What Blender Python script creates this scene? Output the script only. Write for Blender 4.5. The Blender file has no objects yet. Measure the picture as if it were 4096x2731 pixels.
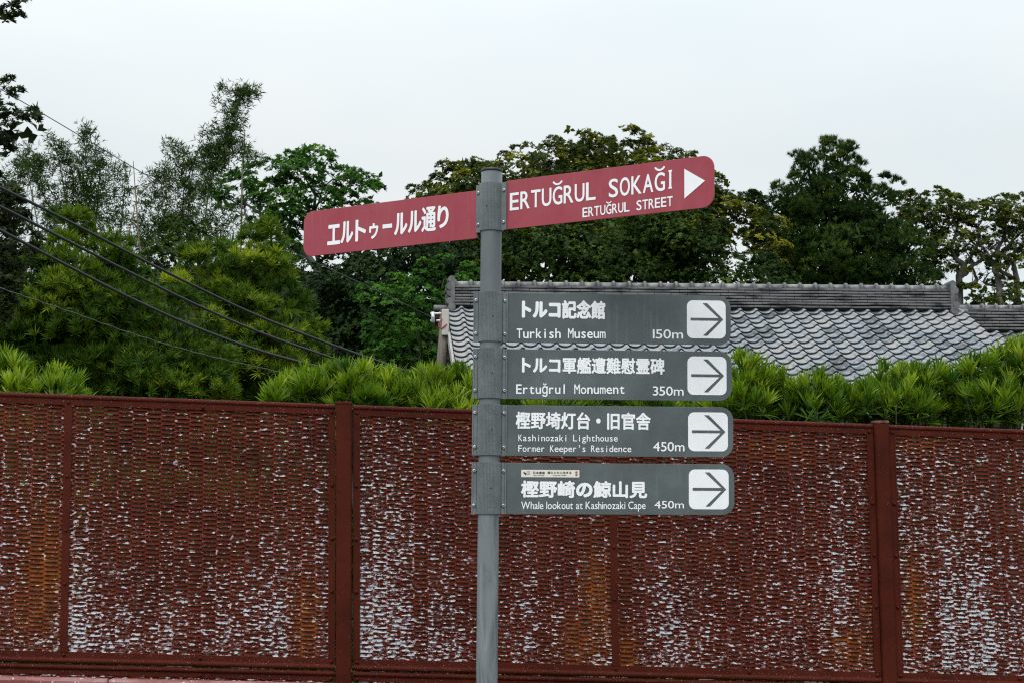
import bpy, math, random
import numpy as np
from mathutils import Vector, Matrix

R = math.radians
rng = np.random.default_rng(11)
random.seed(11)
scene = bpy.context.scene
COL = scene.collection

# ------------------------------------------------------------------ camera
F = 6700.0                      # focal length in photograph pixels (4096 wide)
HORIZON = 2125.0
TILT = math.atan((HORIZON - 1365.5) / F)
EYE = 1.55
cam_data = bpy.data.cameras.new("camera")
cam_data.sensor_width = 36.0
cam_data.lens = F / 4096.0 * 36.0
cam_data.clip_start = 0.1
cam_data.clip_end = 3000.0
cam = bpy.data.objects.new("camera", cam_data)
cam.location = (0, 0, EYE)
cam.rotation_euler = (math.pi / 2 + TILT, 0, 0)
COL.objects.link(cam)
scene.camera = cam

# ------------------------------------------------------------------ sky and sun (overcast)
SUN_EL, SUN_AZ = 50.0, 198.0    # high, behind the camera
world = bpy.data.worlds.new("World")
scene.world = world
world.use_nodes = True
nt = world.node_tree
nt.nodes.clear()
n_out = nt.nodes.new("ShaderNodeOutputWorld")
n_bg = nt.nodes.new("ShaderNodeBackground")
n_bg.inputs["Strength"].default_value = 0.1
n_sky = nt.nodes.new("ShaderNodeTexSky")
n_sky.sky_type = 'NISHITA'
n_sky.sun_disc = False
n_sky.sun_elevation = R(SUN_EL)
n_sky.sun_rotation = R(SUN_AZ)
n_sky.air_density = 1.5
n_sky.dust_density = 4.0
n_tc = nt.nodes.new("ShaderNodeTexCoord")
n_sep = nt.nodes.new("ShaderNodeSeparateXYZ")
nt.links.new(n_tc.outputs["Generated"], n_sep.inputs[0])
n_el = nt.nodes.new("ShaderNodeMapRange")          # overcast sky: brighter towards the zenith
n_el.inputs["From Min"].default_value = 0.22
n_el.inputs["From Max"].default_value = 1.0
n_el.inputs["To Min"].default_value = 9.2
n_el.inputs["To Max"].default_value = 22.0
nt.links.new(n_sep.outputs["Z"], n_el.inputs["Value"])
n_map = nt.nodes.new("ShaderNodeMapping")
n_map.inputs["Scale"].default_value = (1.0, 1.0, 2.6)
nt.links.new(n_tc.outputs["Generated"], n_map.inputs["Vector"])
n_noise = nt.nodes.new("ShaderNodeTexNoise")
n_noise.inputs["Scale"].default_value = 3.2
n_noise.inputs["Detail"].default_value = 3.0
n_noise.inputs["Roughness"].default_value = 0.45
nt.links.new(n_map.outputs[0], n_noise.inputs["Vector"])
n_cr = nt.nodes.new("ShaderNodeValToRGB")
n_cr.color_ramp.elements[0].position = 0.30
n_cr.color_ramp.elements[0].color = (0.845, 0.935, 0.970, 1)
n_cr.color_ramp.elements[1].position = 0.70
n_cr.color_ramp.elements[1].color = (0.975, 1.015, 1.025, 1)
nt.links.new(n_noise.outputs["Fac"], n_cr.inputs[0])
n_mul = nt.nodes.new("ShaderNodeVectorMath"); n_mul.operation = 'SCALE'
nt.links.new(n_cr.outputs[0], n_mul.inputs[0])
nt.links.new(n_el.outputs[0], n_mul.inputs["Scale"])
n_mix = nt.nodes.new("ShaderNodeMix"); n_mix.data_type = 'RGBA'
n_mix.inputs["Factor"].default_value = 0.92        # cloud cover over the clear sky
nt.links.new(n_sky.outputs[0], n_mix.inputs["A"])
nt.links.new(n_mul.outputs[0], n_mix.inputs["B"])
nt.links.new(n_mix.outputs["Result"], n_bg.inputs["Color"])
nt.links.new(n_bg.outputs[0], n_out.inputs[0])

sun_data = bpy.data.lights.new("sun", 'SUN')
sun_data.energy = 1.4
sun_data.angle = R(25)
sun_data.color = (1.0, 0.97, 0.93)
sun = bpy.data.objects.new("sun", sun_data)
_az = R(SUN_AZ)
_sd = Vector((math.sin(_az) * math.cos(R(SUN_EL)), math.cos(_az) * math.cos(R(SUN_EL)), math.sin(R(SUN_EL))))
sun.rotation_euler = _sd.to_track_quat('Z', 'Y').to_euler()
sun.location = (0, -5, 20)
COL.objects.link(sun)

scene.view_settings.view_transform = 'Standard'
scene.view_settings.look = 'None'
scene.view_settings.exposure = 0.0
scene.view_settings.gamma = 1.0
scene.cycles.max_bounces = 6
scene.cycles.diffuse_bounces = 3
scene.cycles.glossy_bounces = 2
scene.cycles.transmission_bounces = 3
scene.cycles.use_denoising = False
scene.cycles.pixel_filter_type = 'BLACKMAN_HARRIS'
scene.cycles.filter_width = 1.2
scene.cycles.transparent_max_bounces = 8

# ------------------------------------------------------------------ geometry helpers
CT, ST = math.cos(TILT), math.sin(TILT)
EYEV = np.array([0, 0, EYE])

def ray(px, py):
    u, v = (px - 2048.0) / F, (1365.5 - py) / F
    return np.array([u, CT - v * ST, ST + v * CT])

def P(px, py, Y):
    d = ray(px, py)
    return EYEV + d * (Y / d[1])

def Q(qx, qy, Y):                # the same from the 2352 px wide survey sheet
    return P(qx * 1.7415, qy * 1.7415, Y)

def on_plane(px, py, p0, n):
    d = ray(px, py)
    return EYEV + d * (np.dot(p0 - EYEV, n) / np.dot(d, n))

def unit(v):
    v = np.asarray(v, float)
    return v / np.linalg.norm(v)

class MB:
    def __init__(self):
        self.v, self.f, self.m, self.s = [], [], [], []
    def add(self, verts, faces, mat=0, smooth=False):
        o = len(self.v)
        self.v.extend([tuple(map(float, p)) for p in verts])
        for f in faces:
            self.f.append([i + o for i in f]); self.m.append(mat); self.s.append(smooth)
    def box(self, c, ax, ay, az, mat=0):
        """centre and three half vectors"""
        c, ax, ay, az = map(lambda q: np.asarray(q, float), (c, ax, ay, az))
        vs = [c + sx * ax + sy * ay + sz * az for sz in (-1, 1) for sy in (-1, 1) for sx in (-1, 1)]
        self.add(vs, [(0, 2, 3, 1), (4, 5, 7, 6), (0, 1, 5, 4), (2, 6, 7, 3), (0, 4, 6, 2), (1, 3, 7, 5)], mat)
    def tube(self, pts, rad, n=8, mat=0, cap=True, smooth=True):
        pts = [np.asarray(p, float) for p in pts]
        if not hasattr(rad, '__len__'): rad = [rad] * len(pts)
        o = len(self.v); prev = None
        for i, p in enumerate(pts):
            t = unit(pts[min(i + 1, len(pts) - 1)] - pts[max(i - 1, 0)])
            if prev is None:
                a = np.cross(t, [0, 0, 1.0]) if abs(t[2]) < 0.9 else np.cross(t, [0, 1.0, 0])
            else:
                a = prev - t * np.dot(prev, t)
            a = unit(a); prev = a; b = np.cross(t, a)
            for k in range(n):
                w = 2 * math.pi * k / n
                self.v.append(tuple(p + rad[i] * (math.cos(w) * a + math.sin(w) * b)))
        for i in range(len(pts) - 1):
            for k in range(n):
                k2 = (k + 1) % n
                self.f.append([o + i * n + k, o + i * n + k2, o + (i + 1) * n + k2, o + (i + 1) * n + k])
                self.m.append(mat); self.s.append(smooth)
        if cap:
            self.f.append([o + k for k in range(n)][::-1]); self.m.append(mat); self.s.append(False)
            e = o + (len(pts) - 1) * n
            self.f.append([e + k for k in range(n)]); self.m.append(mat); self.s.append(False)
    def prism(self, poly, o, ax, ay, az, mat=0):
        """2-D polygon placed with axes ax, ay at o and thickened along az"""
        o, ax, ay, az = map(lambda q: np.asarray(q, float), (o, ax, ay, az))
        n = len(poly)
        vs = [o + p[0] * ax + p[1] * ay for p in poly] + [o + p[0] * ax + p[1] * ay + az for p in poly]
        fs = [list(range(n))[::-1], list(range(n, 2 * n))] + [[i, (i + 1) % n, n + (i + 1) % n, n + i] for i in range(n)]
        self.add(vs, fs, mat)
    def ball(self, c, r, mat=0, nu=8, nv=5, squash=(1, 1, 1)):
        vs, fs = [], []
        for i in range(nv + 1):
            th = math.pi * i / nv
            for j in range(nu):
                ph = 2 * math.pi * j / nu
                vs.append((c[0] + r * squash[0] * math.sin(th) * math.cos(ph), c[1] + r * squash[1] * math.sin(th) * math.sin(ph), c[2] + r * squash[2] * math.cos(th)))
        for i in range(nv):
            for j in range(nu):
                j2 = (j + 1) % nu
                fs.append((i * nu + j, (i + 1) * nu + j, (i + 1) * nu + j2, i * nu + j2))
        self.add(vs, fs, mat, True)

def link(name, me, parent=None, mats=()):
    o = bpy.data.objects.new(name, me)
    COL.objects.link(o)
    for m in mats: me.materials.append(m)
    if parent is not None: o.parent = parent
    return o

ORIGIN = {}
def base_of(parent):
    o = np.zeros(3)
    while parent is not None:
        o = o + np.array(parent.location); parent = parent.parent
    return o

def build(mb, name, mats, parent=None, bevel=0, origin=None):
    me = bpy.data.meshes.new(name)
    off = base_of(parent) if origin is None else np.asarray(origin, float)
    me.from_pydata([(p[0] - off[0], p[1] - off[1], p[2] - off[2]) for p in mb.v], [], mb.f)
    o = link(name, me, parent, mats if isinstance(mats, (list, tuple)) else [mats])
    if origin is not None: o.location = tuple(off)
    me.polygons.foreach_set("material_index", mb.m)
    me.polygons.foreach_set("use_smooth", mb.s)
    me.update()
    if bevel:
        b = o.modifiers.new("bevel", 'BEVEL'); b.width = bevel; b.segments = 2; b.limit_method = 'ANGLE'; b.angle_limit = R(35)
    return o

def np_mesh(name, V, quads, mats, parent, attrs=None, smooth=False, tris=None):
    """large mesh straight from arrays"""
    off = base_of(parent)
    me = bpy.data.meshes.new(name)
    V = (np.asarray(V, np.float64) - off).astype(np.float32)
    quads = np.asarray(quads, np.int32).reshape(-1, 4)
    nt_ = 0 if tris is None else len(tris)
    me.vertices.add(len(V)); me.vertices.foreach_set("co", V.ravel())
    loops = quads.ravel() if not nt_ else np.concatenate([quads.ravel(), np.asarray(tris, np.int32).ravel()])
    me.loops.add(len(loops)); me.loops.foreach_set("vertex_index", loops)
    starts = np.arange(len(quads)) * 4
    tot = np.full(len(quads), 4)
    if nt_:
        starts = np.concatenate([starts, len(quads) * 4 + np.arange(nt_) * 3]); tot = np.concatenate([tot, np.full(nt_, 3)])
    me.polygons.add(len(starts))
    me.polygons.foreach_set("loop_start", starts.astype(np.int32))
    me.polygons.foreach_set("loop_total", tot.astype(np.int32))
    if smooth: me.polygons.foreach_set("use_smooth", np.ones(len(starts), bool))
    for k, a in (attrs or {}).items():
        at = me.attributes.new(k, 'FLOAT', 'POINT')
        at.data.foreach_set("value", np.asarray(a, np.float32))
    me.update(calc_edges=True); me.validate()
    return link(name, me, parent, mats if isinstance(mats, (list, tuple)) else [mats])

def tag(o, label=None, cat=None, group=None, kind=None):
    if label: o["label"] = label
    if cat: o["category"] = cat
    if group: o["group"] = group
    if kind: o["kind"] = kind
    return o

def thing(name, label, cat, loc, group=None):
    o = bpy.data.objects.new(name, None)
    o.empty_display_size = 0.2
    o.location = tuple(map(float, loc))
    COL.objects.link(o)
    return tag(o, label, cat, group)

# ------------------------------------------------------------------ materials
def new_mat(name):
    m = bpy.data.materials.new(name); m.use_nodes = True
    t = m.node_tree; t.nodes.clear()
    out = t.nodes.new("ShaderNodeOutputMaterial")
    p = t.nodes.new("ShaderNodeBsdfPrincipled")
    t.links.new(p.outputs[0], out.inputs[0])
    return m, t, p, out

def N(t, kind, **kw):
    n = t.nodes.new(kind)
    for k, v in kw.items():
        if k in n.inputs.keys(): n.inputs[k].default_value = v
        else: setattr(n, k, v)
    return n

def ramp(t, stops, src):
    c = t.nodes.new("ShaderNodeValToRGB"); e = c.color_ramp.elements
    while len(e) < len(stops): e.new(0.5)
    for i, (p, col) in enumerate(stops):
        e[i].position = p
        e[i].color = tuple(col) + (1,) if hasattr(col, '__len__') else (col, col, col, 1)
    t.links.new(src, c.inputs[0])
    return c.outputs[0]

def coords(t, scale=(1, 1, 1), kind="Object"):
    tc = t.nodes.new("ShaderNodeTexCoord"); mp = t.nodes.new("ShaderNodeMapping")
    mp.inputs["Scale"].default_value = scale
    t.links.new(tc.outputs[kind], mp.inputs[0])
    return mp.outputs[0]

def noise(t, vec, scale, detail=4.0, rough=0.55, dist=0.0):
    n = N(t, "ShaderNodeTexNoise"); n.inputs["Scale"].default_value = scale
    n.inputs["Detail"].default_value = detail; n.inputs["Roughness"].default_value = rough; n.inputs["Distortion"].default_value = dist
    t.links.new(vec, n.inputs["Vector"])
    return n.outputs["Fac"]

def mixc(t, fac, a, b):
    m = t.nodes.new("ShaderNodeMix"); m.data_type = 'RGBA'
    for s, v in (("Factor", fac), ("A", a), ("B", b)):
        if isinstance(v, bpy.types.NodeSocket): t.links.new(v, m.inputs[s])
        elif hasattr(v, '__len__'): m.inputs[s].default_value = tuple(v) + (1,)
        else: m.inputs[s].default_value = v
    return m.outputs["Result"]

def math_n(t, op, a, b=None, c=None):
    m = t.nodes.new("ShaderNodeMath"); m.operation = op
    for i, v in enumerate((a, b, c)):
        if v is None: continue
        if isinstance(v, bpy.types.NodeSocket): t.links.new(v, m.inputs[i])
        else: m.inputs[i].default_value = v
    return m.outputs[0]

def bump(t, p, h, strength=0.2, dist=0.002):
    b = t.nodes.new("ShaderNodeBump"); b.inputs["Strength"].default_value = strength; b.inputs["Distance"].default_value = dist
    t.links.new(h, b.inputs["Height"]); t.links.new(b.outputs[0], p.inputs["Normal"])

def mottled(name, stops, scale=6, vscale=(1, 1, 1), rough=0.55, metal=0.0, detail=5, speck=None, bstr=0.15, bdist=0.001, spec=0.5, dist=0.0):
    m, t, p, _ = new_mat(name)
    v = coords(t, vscale)
    f = noise(t, v, scale, detail, 0.6, dist)
    c = ramp(t, stops, f)
    if speck:                                        # (colour, scale, threshold)
        s = noise(t, coords(t), speck[1], 2, 0.5)
        c = mixc(t, ramp(t, [(speck[2], 0.0), (speck[2] + 0.03, 1.0)], s), c, speck[0])
    t.links.new(c, p.inputs["Base Color"])
    p.inputs["Roughness"].default_value = rough; p.inputs["Metallic"].default_value = metal
    p.inputs["Specular IOR Level"].default_value = spec
    if bstr: bump(t, p, noise(t, coords(t), scale * 8, 3), bstr, bdist)
    return m

def flat(name, col, rough=0.5, metal=0.0, var=0.12, scale=30):
    return mottled(name, [(0.3, [c * (1 - var) for c in col]), (0.7, [min(1, c * (1 + var)) for c in col])], scale, rough=rough, metal=metal, bstr=0.05)

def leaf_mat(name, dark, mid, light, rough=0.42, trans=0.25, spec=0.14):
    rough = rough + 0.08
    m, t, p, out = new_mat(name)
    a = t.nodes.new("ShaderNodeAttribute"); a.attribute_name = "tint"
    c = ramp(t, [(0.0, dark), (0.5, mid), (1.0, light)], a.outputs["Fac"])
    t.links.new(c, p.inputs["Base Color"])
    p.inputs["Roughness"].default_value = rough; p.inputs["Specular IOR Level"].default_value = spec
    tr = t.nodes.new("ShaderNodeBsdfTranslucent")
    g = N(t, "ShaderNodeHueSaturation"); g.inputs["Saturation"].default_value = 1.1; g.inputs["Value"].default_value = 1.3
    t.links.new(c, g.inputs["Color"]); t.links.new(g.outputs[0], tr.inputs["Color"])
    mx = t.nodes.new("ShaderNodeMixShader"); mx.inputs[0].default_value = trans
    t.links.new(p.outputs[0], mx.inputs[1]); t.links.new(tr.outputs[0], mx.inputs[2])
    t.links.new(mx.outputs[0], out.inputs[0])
    return m

M = {}
M['pole'] = mottled("painted grey steel", [(0.30, (0.080, 0.098, 0.106)), (0.52, (0.135, 0.156, 0.165)), (0.68, (0.240, 0.268, 0.278))], 3.4, (2.6, 2.6, 0.9), 0.5, 0.0, 6, bstr=0.1, dist=0.6)
M['sleeve'] = mottled("grey ribbed aluminium", [(0.3, (0.110, 0.130, 0.136)), (0.7, (0.175, 0.200, 0.208))], 14, (1, 1, 1), 0.45, 0.0, 6, speck=((0.20, 0.22, 0.225), 260, 0.72))
M['board_grey'] = mottled("weathered grey board", [(0.28, (0.058, 0.073, 0.076)), (0.5, (0.082, 0.102, 0.106)), (0.75, (0.128, 0.154, 0.160))], 7, (1, 1, 0.75), 0.55, 0.0, 8, speck=((0.058, 0.068, 0.072), 70, 0.68))
M['board_red'] = mottled("faded crimson board", [(0.25, (0.30, 0.028, 0.050)), (0.5, (0.345, 0.060, 0.090)), (0.8, (0.375, 0.095, 0.125))], 5, (1, 1, 1.6), 0.5, 0.0, 8, speck=((0.22, 0.02, 0.03), 90, 0.70))
M['white'] = flat("white vinyl", (0.84, 0.86, 0.88), 0.5, 0, 0.03)
M['white2'] = flat("white lettering vinyl", (0.86, 0.88, 0.90), 0.5, 0, 0.03)
M['steel'] = flat("stainless bolt", (0.45, 0.47, 0.48), 0.3, 0.8)
M['black'] = flat("black rubber", (0.02, 0.022, 0.024), 0.5)
M['cream'] = flat("cream sticker", (0.74, 0.72, 0.62), 0.5, 0, 0.03)
M['ink'] = flat("sticker ink", (0.02, 0.02, 0.022), 0.6)
M['pink'] = flat("sticker red", (0.52, 0.07, 0.13), 0.6)
M['blue'] = flat("sticker blue", (0.30, 0.48, 0.58), 0.6)
M['violet'] = flat("sticker violet", (0.12, 0.10, 0.22), 0.6)

def pole_mat():
    m, t, p, _ = new_mat("grey pole, chalky low down")
    v = coords(t)
    up = ramp(t, [(0.30, (0.085, 0.103, 0.111)), (0.55, (0.130, 0.151, 0.160)), (0.72, (0.185, 0.208, 0.216))], noise(t, coords(t, (2.2, 2.2, 0.8)), 3.2, 6, 0.6, 0.6))
    lo = ramp(t, [(0.36, (0.080, 0.098, 0.106)), (0.46, (0.148, 0.172, 0.180)), (0.62, (0.195, 0.220, 0.228)), (0.80, (0.27, 0.30, 0.308))], noise(t, coords(t, (5.0, 5.0, 1.1)), 3.6, 6, 0.62, 0.9))
    sp = t.nodes.new("ShaderNodeSeparateXYZ"); t.links.new(v, sp.inputs[0])
    z = math_n(t, 'MULTIPLY_ADD', noise(t, v, 9, 4), 0.35, sp.outputs["Z"])
    c = mixc(t, ramp(t, [(0.0, 1.0), (1.0, 0.0)], math_n(t, 'MULTIPLY_ADD', z, 2.2, -3.45)), up, lo)
    t.links.new(c, p.inputs["Base Color"]); p.inputs["Roughness"].default_value = 0.5
    bump(t, p, noise(t, v, 40, 4), 0.1, 0.001)
    return m
M['pole'] = pole_mat()

def streak_board(name, base, light, edge):
    """board with drip streaks, chalky blotches and a darker weathered rim colour"""
    m, t, p, _ = new_mat(name)
    v = coords(t)
    c = ramp(t, base, noise(t, v, 6, 8, 0.62))
    st = noise(t, coords(t, (42, 42, 2.2)), 1.6, 4, 0.6)
    c = mixc(t, math_n(t, 'MULTIPLY', ramp(t, [(0.55, 0.0), (0.75, 0.55)], st), ramp(t, [(0.42, 0.0), (0.62, 1.0)], noise(t, v, 5, 3))), c, light)
    sc = ramp(t, [(0.655, 0.0), (0.68, 0.7)], noise(t, coords(t, (1.3, 1.3, 0.6)), 34, 5, 0.7, 0.8))
    c = mixc(t, sc, c, edge)
    t.links.new(c, p.inputs["Base Color"]); p.inputs["Roughness"].default_value = 0.5; p.inputs["Specular IOR Level"].default_value = 0.4
    bump(t, p, noise(t, v, 90, 3), 0.06, 0.0006)
    return m
M['board_grey'] = streak_board("weathered grey board", [(0.28, (0.062, 0.077, 0.080)), (0.5, (0.084, 0.103, 0.107)), (0.75, (0.118, 0.142, 0.148))], (0.165, 0.190, 0.196), (0.062, 0.074, 0.077))
M['board_red'] = streak_board("faded crimson board", [(0.25, (0.300, 0.032, 0.050)), (0.5, (0.325, 0.050, 0.070)), (0.8, (0.345, 0.072, 0.092))], (0.37, 0.105, 0.125), (0.27, 0.024, 0.045))

def red_paint(name, white_amt=0.745, base=((0.044, 0.0074, 0.0040), (0.067, 0.0116, 0.0060), (0.082, 0.0152, 0.0074))):
    m, t, p, _ = new_mat(name)
    v = coords(t)
    c = ramp(t, [(0.3, base[0]), (0.5, base[1]), (0.75, base[2])], noise(t, v, 4.5, 6, 0.65))
    rust = ramp(t, [(0.60, 0.0), (0.72, 0.55)], noise(t, coords(t, (1, 1, 0.6)), 3.0, 5))
    c = mixc(t, rust, c, (0.105, 0.022, 0.008))
    s = ramp(t, [(white_amt, 0.0), (white_amt + 0.02, 1.0)], noise(t, v, 190, 2, 0.5))
    c = mixc(t, s, c, (0.36, 0.31, 0.31))
    t.links.new(c, p.inputs["Base Color"]); p.inputs["Roughness"].default_value = 0.62; p.inputs["Specular IOR Level"].default_value = 0.09
    bump(t, p, noise(t, v, 60, 4), 0.2, 0.0008)
    return m
M['red'] = red_paint("dark red fence paint")
M['red_worn'] = red_paint("dark red worn fence paint", 0.70)

def mesh_mat():
    m, t, p, _ = new_mat("peeling red mesh paint")
    aw = t.nodes.new("ShaderNodeAttribute"); aw.attribute_name = "wear"
    ar = t.nodes.new("ShaderNodeAttribute"); ar.attribute_name = "rust"
    av = t.nodes.new("ShaderNodeAttribute"); av.attribute_name = "edge"
    v = coords(t)
    c = ramp(t, [(0.3, (0.052, 0.0088, 0.0046)), (0.5, (0.078, 0.0132, 0.0066)), (0.75, (0.098, 0.0180, 0.0082))], noise(t, v, 5, 5))
    rn = math_n(t, 'MULTIPLY', ar.outputs["Fac"], ramp(t, [(0.25, 0.6), (0.55, 1.3)], noise(t, v, 22, 4)))
    rcol = ramp(t, [(0.3, (0.068, 0.019, 0.008)), (0.55, (0.150, 0.034, 0.006)), (0.75, (0.23, 0.080, 0.012))], noise(t, v, 30, 4))
    c = mixc(t, rn, c, rcol)
    f1 = noise(t, coords(t, (0.72, 0.72, 1.2)), 60, 2.5, 0.55, 0.3)
    f2 = noise(t, coords(t, (1, 1, 1.4)), 150, 2, 0.6)
    h = math_n(t, 'MULTIPLY_ADD', aw.outputs["Fac"], 0.25, f1)
    h = math_n(t, 'MULTIPLY_ADD', av.outputs["Fac"], 0.075, h)
    h = math_n(t, 'MULTIPLY_ADD', f2, 0.10, h)
    fringe = ramp(t, [(0.735, 0.0), (0.775, 0.8)], h)
    c = mixc(t, math_n(t, 'MULTIPLY', fringe, ramp(t, [(0.42, 0.0), (0.52, 1.0)], f2)), c, (0.24, 0.10, 0.105))
    core = ramp(t, [(0.805, 0.0), (0.825, 1.0)], h)
    wcol = mixc(t, math_n(t, 'MULTIPLY', ar.outputs["Fac"], 0.7), ramp(t, [(0.35, (0.30, 0.31, 0.33)), (0.6, (0.50, 0.52, 0.56))], f2), (0.52, 0.36, 0.16))
    c = mixc(t, core, c, wcol)
    spk = ramp(t, [(0.715, 0.0), (0.735, 1.0)], noise(t, v, 120, 2, 0.5))
    c = mixc(t, spk, c, (0.45, 0.42, 0.43))
    t.links.new(c, p.inputs["Base Color"]); p.inputs["Roughness"].default_value = 0.65; p.inputs["Specular IOR Level"].default_value = 0.08
    return m
M['mesh'] = mesh_mat()
M['guard'] = mottled("faded red guard rail paint", [(0.30, (0.12, 0.024, 0.015)), (0.5, (0.20, 0.052, 0.045)), (0.7, (0.42, 0.25, 0.26))], 5, (0.5, 1, 2.0), 0.5, 0.0, 8, speck=((0.6, 0.5, 0.5), 60, 0.66))
M['post'] = red_paint("red post paint", 0.75)
M['tile_cap'] = mottled("grey ridge tile", [(0.30, (0.055, 0.062, 0.070)), (0.46, (0.095, 0.10, 0.108)), (0.56, (0.20, 0.20, 0.20)), (0.75, (0.27, 0.27, 0.265))], 3.2, (1, 1, 1.2), 0.35, 0.0, 7, bstr=0.05, dist=0.5)
M['collar'] = mottled('weathered ridge collar', [(0.3, (0.05, 0.055, 0.06)), (0.7, (0.17, 0.17, 0.17))], 6, rough=0.6)
M['noshi'] = mottled("grey flat ridge tile", [(0.40, (0.020, 0.024, 0.028)), (0.46, (0.07, 0.074, 0.078)), (0.52, (0.125, 0.126, 0.128)), (0.75, (0.17, 0.17, 0.168))], 2.6, (0.8, 1, 4.5), 0.45, 0.0, 7, bstr=0.05, dist=0.4)
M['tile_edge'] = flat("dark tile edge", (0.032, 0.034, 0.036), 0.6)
M['shadow_mortar'] = flat("ridge mortar", (0.035, 0.033, 0.030), 0.9)  # core under the courses, darkened to paint deeper shadow in their gaps
M['plaster'] = flat("pale house plaster", (0.45, 0.43, 0.39), 0.85)
M['timber'] = mottled("weathered timber", [(0.3, (0.10, 0.085, 0.07)), (0.7, (0.22, 0.20, 0.17))], 9, (4, 4, 0.5), 0.8)
M['timber_dark'] = mottled("dark timber", [(0.3, (0.03, 0.027, 0.024)), (0.7, (0.075, 0.068, 0.06))], 9, (4, 4, 0.5), 0.8)
M['board_pale'] = mottled("bleached barge board", [(0.3, (0.30, 0.29, 0.28)), (0.7, (0.48, 0.47, 0.46))], 8, (3, 3, 0.6), 0.8)
M['galv'] = flat("galvanised bracket", (0.62, 0.64, 0.66), 0.35, 0.3)
M['redwire'] = flat("red wire cover", (0.35, 0.05, 0.06), 0.5)
M['cable'] = flat("black cable sheath", (0.012, 0.014, 0.016), 0.55)
M['wire'] = flat("steel wire", (0.055, 0.06, 0.066), 0.4, 0.3)
M['bark_grey'] = mottled("pale grey bark", [(0.3, (0.085, 0.082, 0.074)), (0.7, (0.21, 0.20, 0.185))], 5, (1, 1, 0.8), 0.85, bstr=0.4, bdist=0.01)
M['bark_dark'] = mottled("dark bark", [(0.3, (0.030, 0.026, 0.022)), (0.7, (0.085, 0.075, 0.062))], 6, (1, 1, 0.7), 0.85, bstr=0.4, bdist=0.01)
M['culm'] = mottled("bamboo culm", [(0.3, (0.055, 0.070, 0.030)), (0.7, (0.12, 0.13, 0.055))], 3, (1, 1, 1.5), 0.5)
M['culm_dry'] = mottled("dry bamboo culm", [(0.3, (0.10, 0.075, 0.035)), (0.7, (0.20, 0.16, 0.085))], 3, (1, 1, 1.5), 0.6)
M['berry'] = flat("blue green berry", (0.16, 0.25, 0.24), 0.45)
M['soil'] = mottled("leaf litter soil", [(0.3, (0.035, 0.030, 0.020)), (0.7, (0.075, 0.07, 0.045))], 2, rough=0.95)
M['litter'] = mottled('dark gap backing', [(0.3, (0.008, 0.012, 0.006)), (0.7, (0.020, 0.030, 0.012))], 3, rough=1.0, spec=0.05)  # near black, so gaps between the trees show painted shade
M['asphalt'] = mottled("asphalt", [(0.3, (0.045, 0.046, 0.048)), (0.7, (0.07, 0.07, 0.072))], 30, rough=0.9)
# foliage
M['l_hedge'] = leaf_mat("hedge leaf", (0.030, 0.078, 0.007), (0.120, 0.208, 0.016), (0.31, 0.395, 0.045), 0.42, 0.34)
M['l_podo'] = leaf_mat("podocarpus leaf", (0.018, 0.050, 0.005), (0.066, 0.130, 0.009), (0.27, 0.34, 0.022), 0.42, 0.25)
M['l_podo_dark'] = leaf_mat("dark podocarpus leaf", (0.010, 0.028, 0.006), (0.027, 0.062, 0.008), (0.105, 0.155, 0.016), 0.42, 0.2)
M['l_under'] = leaf_mat("deep green leaf", (0.011, 0.028, 0.005), (0.031, 0.064, 0.009), (0.095, 0.140, 0.017), 0.40, 0.2)
M['l_broad'] = leaf_mat("broad leaf", (0.018, 0.062, 0.009), (0.045, 0.130, 0.016), (0.095, 0.220, 0.026), 0.40, 0.25)
M['l_broad_dark'] = leaf_mat("dark broad leaf", (0.010, 0.026, 0.008), (0.022, 0.048, 0.012), (0.050, 0.092, 0.020), 0.40, 0.18)
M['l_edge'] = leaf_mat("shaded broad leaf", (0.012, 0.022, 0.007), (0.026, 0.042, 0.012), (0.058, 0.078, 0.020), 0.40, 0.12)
M['l_yellow'] = leaf_mat("yellowish broad leaf", (0.018, 0.034, 0.006), (0.068, 0.094, 0.010), (0.31, 0.29, 0.022), 0.40, 0.25)
M['l_olive'] = leaf_mat("olive small leaf", (0.018, 0.032, 0.006), (0.056, 0.086, 0.011), (0.165, 0.190, 0.020), 0.42, 0.25)
M['l_bamboo'] = leaf_mat("bamboo leaf", (0.011, 0.028, 0.006), (0.033, 0.068, 0.011), (0.092, 0.145, 0.024), 0.45, 0.24)

# ------------------------------------------------------------------ ground
def sheet(name, x0, x1, y0, y1, z, mat):
    b = MB(); b.add([(x0, y0, z), (x1, y0, z), (x1, y1, z), (x0, y1, z)], [(0, 1, 2, 3)])
    return tag(build(b, name, mat), kind="structure")
sheet("ground", -900, 900, -300, 1500, 0.0, M['soil'])
def sky_block_hill():  # added hill, shaped to block the sky leaking through the trees
    xs = np.linspace(-60, 40, 81); ys = np.linspace(24, 120, 40); V, q = [], []
    for y in ys:
        for x in xs:
            side = 1 / (1 + math.exp((x - 6.6 * y / 37.5) / 0.55))          # falls away to the right
            rise = 1 / (1 + math.exp(-(y - 37.5) / 1.1))
            V.append((x, y, 0.01 + side * rise * (7.0 + 1.1 / (1 + math.exp(x + 2.5)) + 0.35 * math.sin(x * 0.7) + 0.25 * math.sin(x * 1.9 + y * 0.3))))
    n = len(xs)
    for j in range(len(ys) - 1):
        for i in range(n - 1): q.append((j * n + i, j * n + i + 1, (j + 1) * n + i + 1, (j + 1) * n + i))
    return tag(np_mesh("sky_block_hill", np.array(V), np.array(q), M['litter'], None, smooth=True), kind="structure")
sky_block_hill()
sheet("road", -60, 60, -12, 6.6, 0.004, M['asphalt'])

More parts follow.
